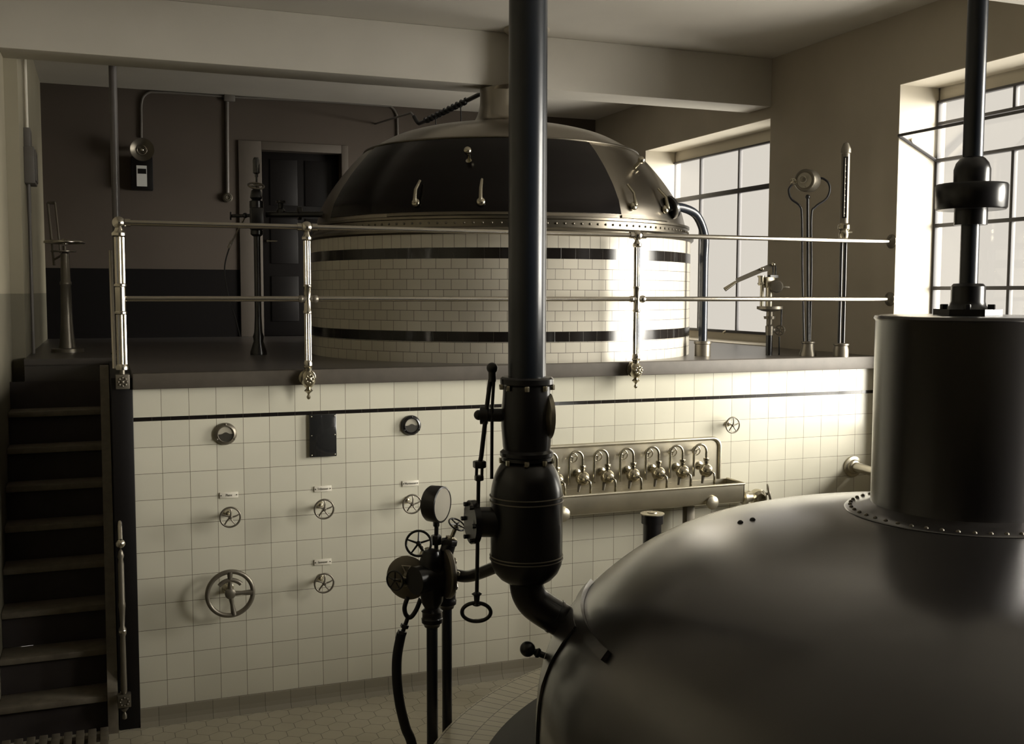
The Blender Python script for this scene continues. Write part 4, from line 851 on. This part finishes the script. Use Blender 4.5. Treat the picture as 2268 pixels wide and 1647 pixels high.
# ------------------------------------------------------------------ injector / pump manifold on its two pipes
dm_ = 4.45; G = lambda px, py, dd=0: at(px, py, d=dm_ + dd); km = dm_ / F_
mf = thing('valve_manifold', 'cluster of dark valves and handwheels on two upright pipes left of the vapour pipe', 'valve manifold', (G(957, 1500).x, G(957, 1500).y, FZ))
hx = Vector((.93, .36, 0)).normalized()      # body axis
pA = G(957, 1400); pB = G(990, 1400, .17)
for p, w, yt in ((pA, 25, 1330), (pB, 23, 1320)):
    b = BM(); cyl(b, (p.x, p.y, FZ), (p.x, p.y, G(957, yt).z), w * km / 2, seg=32); lathe(b, [(.05, FZ), (.05, FZ + .015), (.03, FZ + .03)], (p.x, p.y, 0)); pp = part('upright_pipe', b, 'bluepipe', mf)
    z = G(957, 1365 if p is pA else 1350).z; r = w * km / 2; b = BM()
    lathe(b, [(r, z - .045), (r * 1.35, z - .04), (r * 1.5, z - .028), (r * 1.85, z - .022), (r * 1.9, z - .005), (r * 1.75, z + .0), (r * 1.75, z + .02), (r * 1.9, z + .026), (r * 1.3, z + .04), (r, z + .045)], (p.x, p.y, 0), seg=32); part('union', b, 'iron', pp)
bc = Vector((pA.x, pA.y, G(957, 1275).z))
b = BM(); lathe(b, [(.03, G(957, 1345).z), (.045, G(957, 1330).z), (.05, G(957, 1310).z), (.052, G(957, 1240).z), (.045, G(957, 1225).z), (.038, G(957, 1215).z), (0, G(957, 1210).z)], (pA.x, pA.y, 0), seg=36)
cyl(b, bc - hx * .09, bc + hx * .07, .058); cyl(b, Vector((pB.x, pB.y, G(957, 1335).z)), Vector((pB.x, pB.y, G(957, 1270).z)), .04); part('body', b, 'iron', mf)
b = BM(); rc = G(990, 1270, -.02); lathe(b, [(0, -.012), (.098, -.012), (.103, -.006), (.103, .006), (.098, .012), (.05, .014), (.05, .03), (.03, .034), (.0, .034)], rc, hx * 1 + Vector((0, -.35, 0)), 48); rf_ = part('right_flange', b, 'dullmetal', mf)
for i in range(5):
    b = BM(); u, v, w = frame_of(hx + Vector((0, -.35, 0))); a = i * 2 * PI / 5 + .5; nut(b, rc + (u * math.cos(a) + v * math.sin(a)) * .055 + w * .025, w, .016, .02); part('nut', b, 'brass', rf_)
b = BM(); lc = G(903, 1279, .03); lathe(b, [(0, -.008), (.090, -.008), (.094, 0), (.085, .008), (.03, .012), (0, .012)], lc, -hx + Vector((0, -1.0, 0)), 48); cyl(b, lc, bc, .035); lf = part('left_flange', b, 'dullmetal', mf)
b = BM(); u, v, w = frame_of(-hx + Vector((0, -1, 0))); tc_ = lc + w * .016 + Vector((0, 0, .04)); P = [tc_ + u * a_ + v * b_ for a_, b_ in ((-.018, .015), (.018, .015), (0, -.022))]; tube(b, P, .004, 8, closed=True); part('triangle_mark', b, 'plate', lf)
def mwheel(c, ax, R, root, nm='handwheel', sp=5):
    b = BM(); wheel(b, c, ax, R, R * .1, sp); h = part(nm, b, 'iron', mf); b = BM(); cyl(b, c, root, .009); lathe(b, [(.009, 0), (.022, .01), (.026, .03), (.016, .035)], root, Vector(c) - Vector(root), 20); part('stem', b, 'brass', h)
mwheel(G(927, 1203, -.03), (-.35, -1, .35), .052, G(948, 1232))
mwheel(G(875, 1285, -.02), (-1, -.9, 0), .040, G(905, 1288))
mwheel(G(1012, 1161, .0), (.35, -.5, .9), .037, G(994, 1205))
b = BM(); cyl(b, G(994, 1205), G(985, 1235), .03); nut(b, G(995, 1200), (.2, 0, 1), .034, .025); part('right_bonnet', b, 'iron', mf)
b = BM(); cyl(b, G(966, 1215), G(967, 1150), .009); nut(b, G(966, 1195), (0, 0, 1), .022, .04); nut(b, G(966, 1160), (0, 0, 1), .014, .02); tube(b, [G(966, 1205), G(985, 1200), G(984, 1190)], .007, 8); part('gauge_stem', b, 'iron', mf)
b = BM(); gc = G(970, 1116); ga = Vector((.75, -.8, -.02)); R = .076
lathe(b, [(0, -.045), (R * .9, -.045), (R, -.035), (R * 1.02, .01), (R, .022), (R * .92, .024), (R * .9, .02)], gc - ga.normalized() * .0, ga, 48, cap=False); gd = part('gauge', b, 'iron', mf)
b = BM(); lathe(b, [(0, .021), (R * .91, .021)], gc, ga, 48, cap=False); part('dial', b, 'paledial', gd)
# link pipe to the bulb
b = BM(); tube(b, [rc + hx * .01, G(1030, 1276, -.06), G(1065, 1268, -.15), Vector((sx, sy, V(1240))) - e1 * .05], 13 * km, 24, sm=6); part('link_pipe', b, 'iron', mf)
# drain loop and hose
b = BM(); tube(b, [G(903, 1322), G(896, 1345), G(900, 1362), G(910, 1366), G(922, 1350), G(932, 1325)], .010, 12, sm=6); tube(b, [G(905, 1362), G(897, 1385), G(890, 1405)], .009, 10); nut(b, G(896, 1386), G(897, 1385) - G(890, 1405), .018, .016); nut(b, G(890, 1402), G(897, 1385) - G(890, 1405), .020, .022); part('drain_loop', b, 'iron', mf)
hs = [G(889, 1402), G(880, 1450), G(879, 1500), G(885, 1555), G(898, 1610), G(915, 1665)]; e = hs[-1]
b = BM(); tube(b, hs + [Vector((e.x + .02, e.y, FZ + .2)), Vector((e.x + .05, e.y - .03, FZ + .06)), Vector((e.x + .14, e.y - .06, FZ + .016)), Vector((e.x + .3, e.y - .05, FZ + .016))], 11 * km, 18, sm=6)
single('rubber_hose', b, 'rubber', 'black rubber hose hanging from the drain loop of the valve cluster to the floor', 'hose', G(889, 1402))
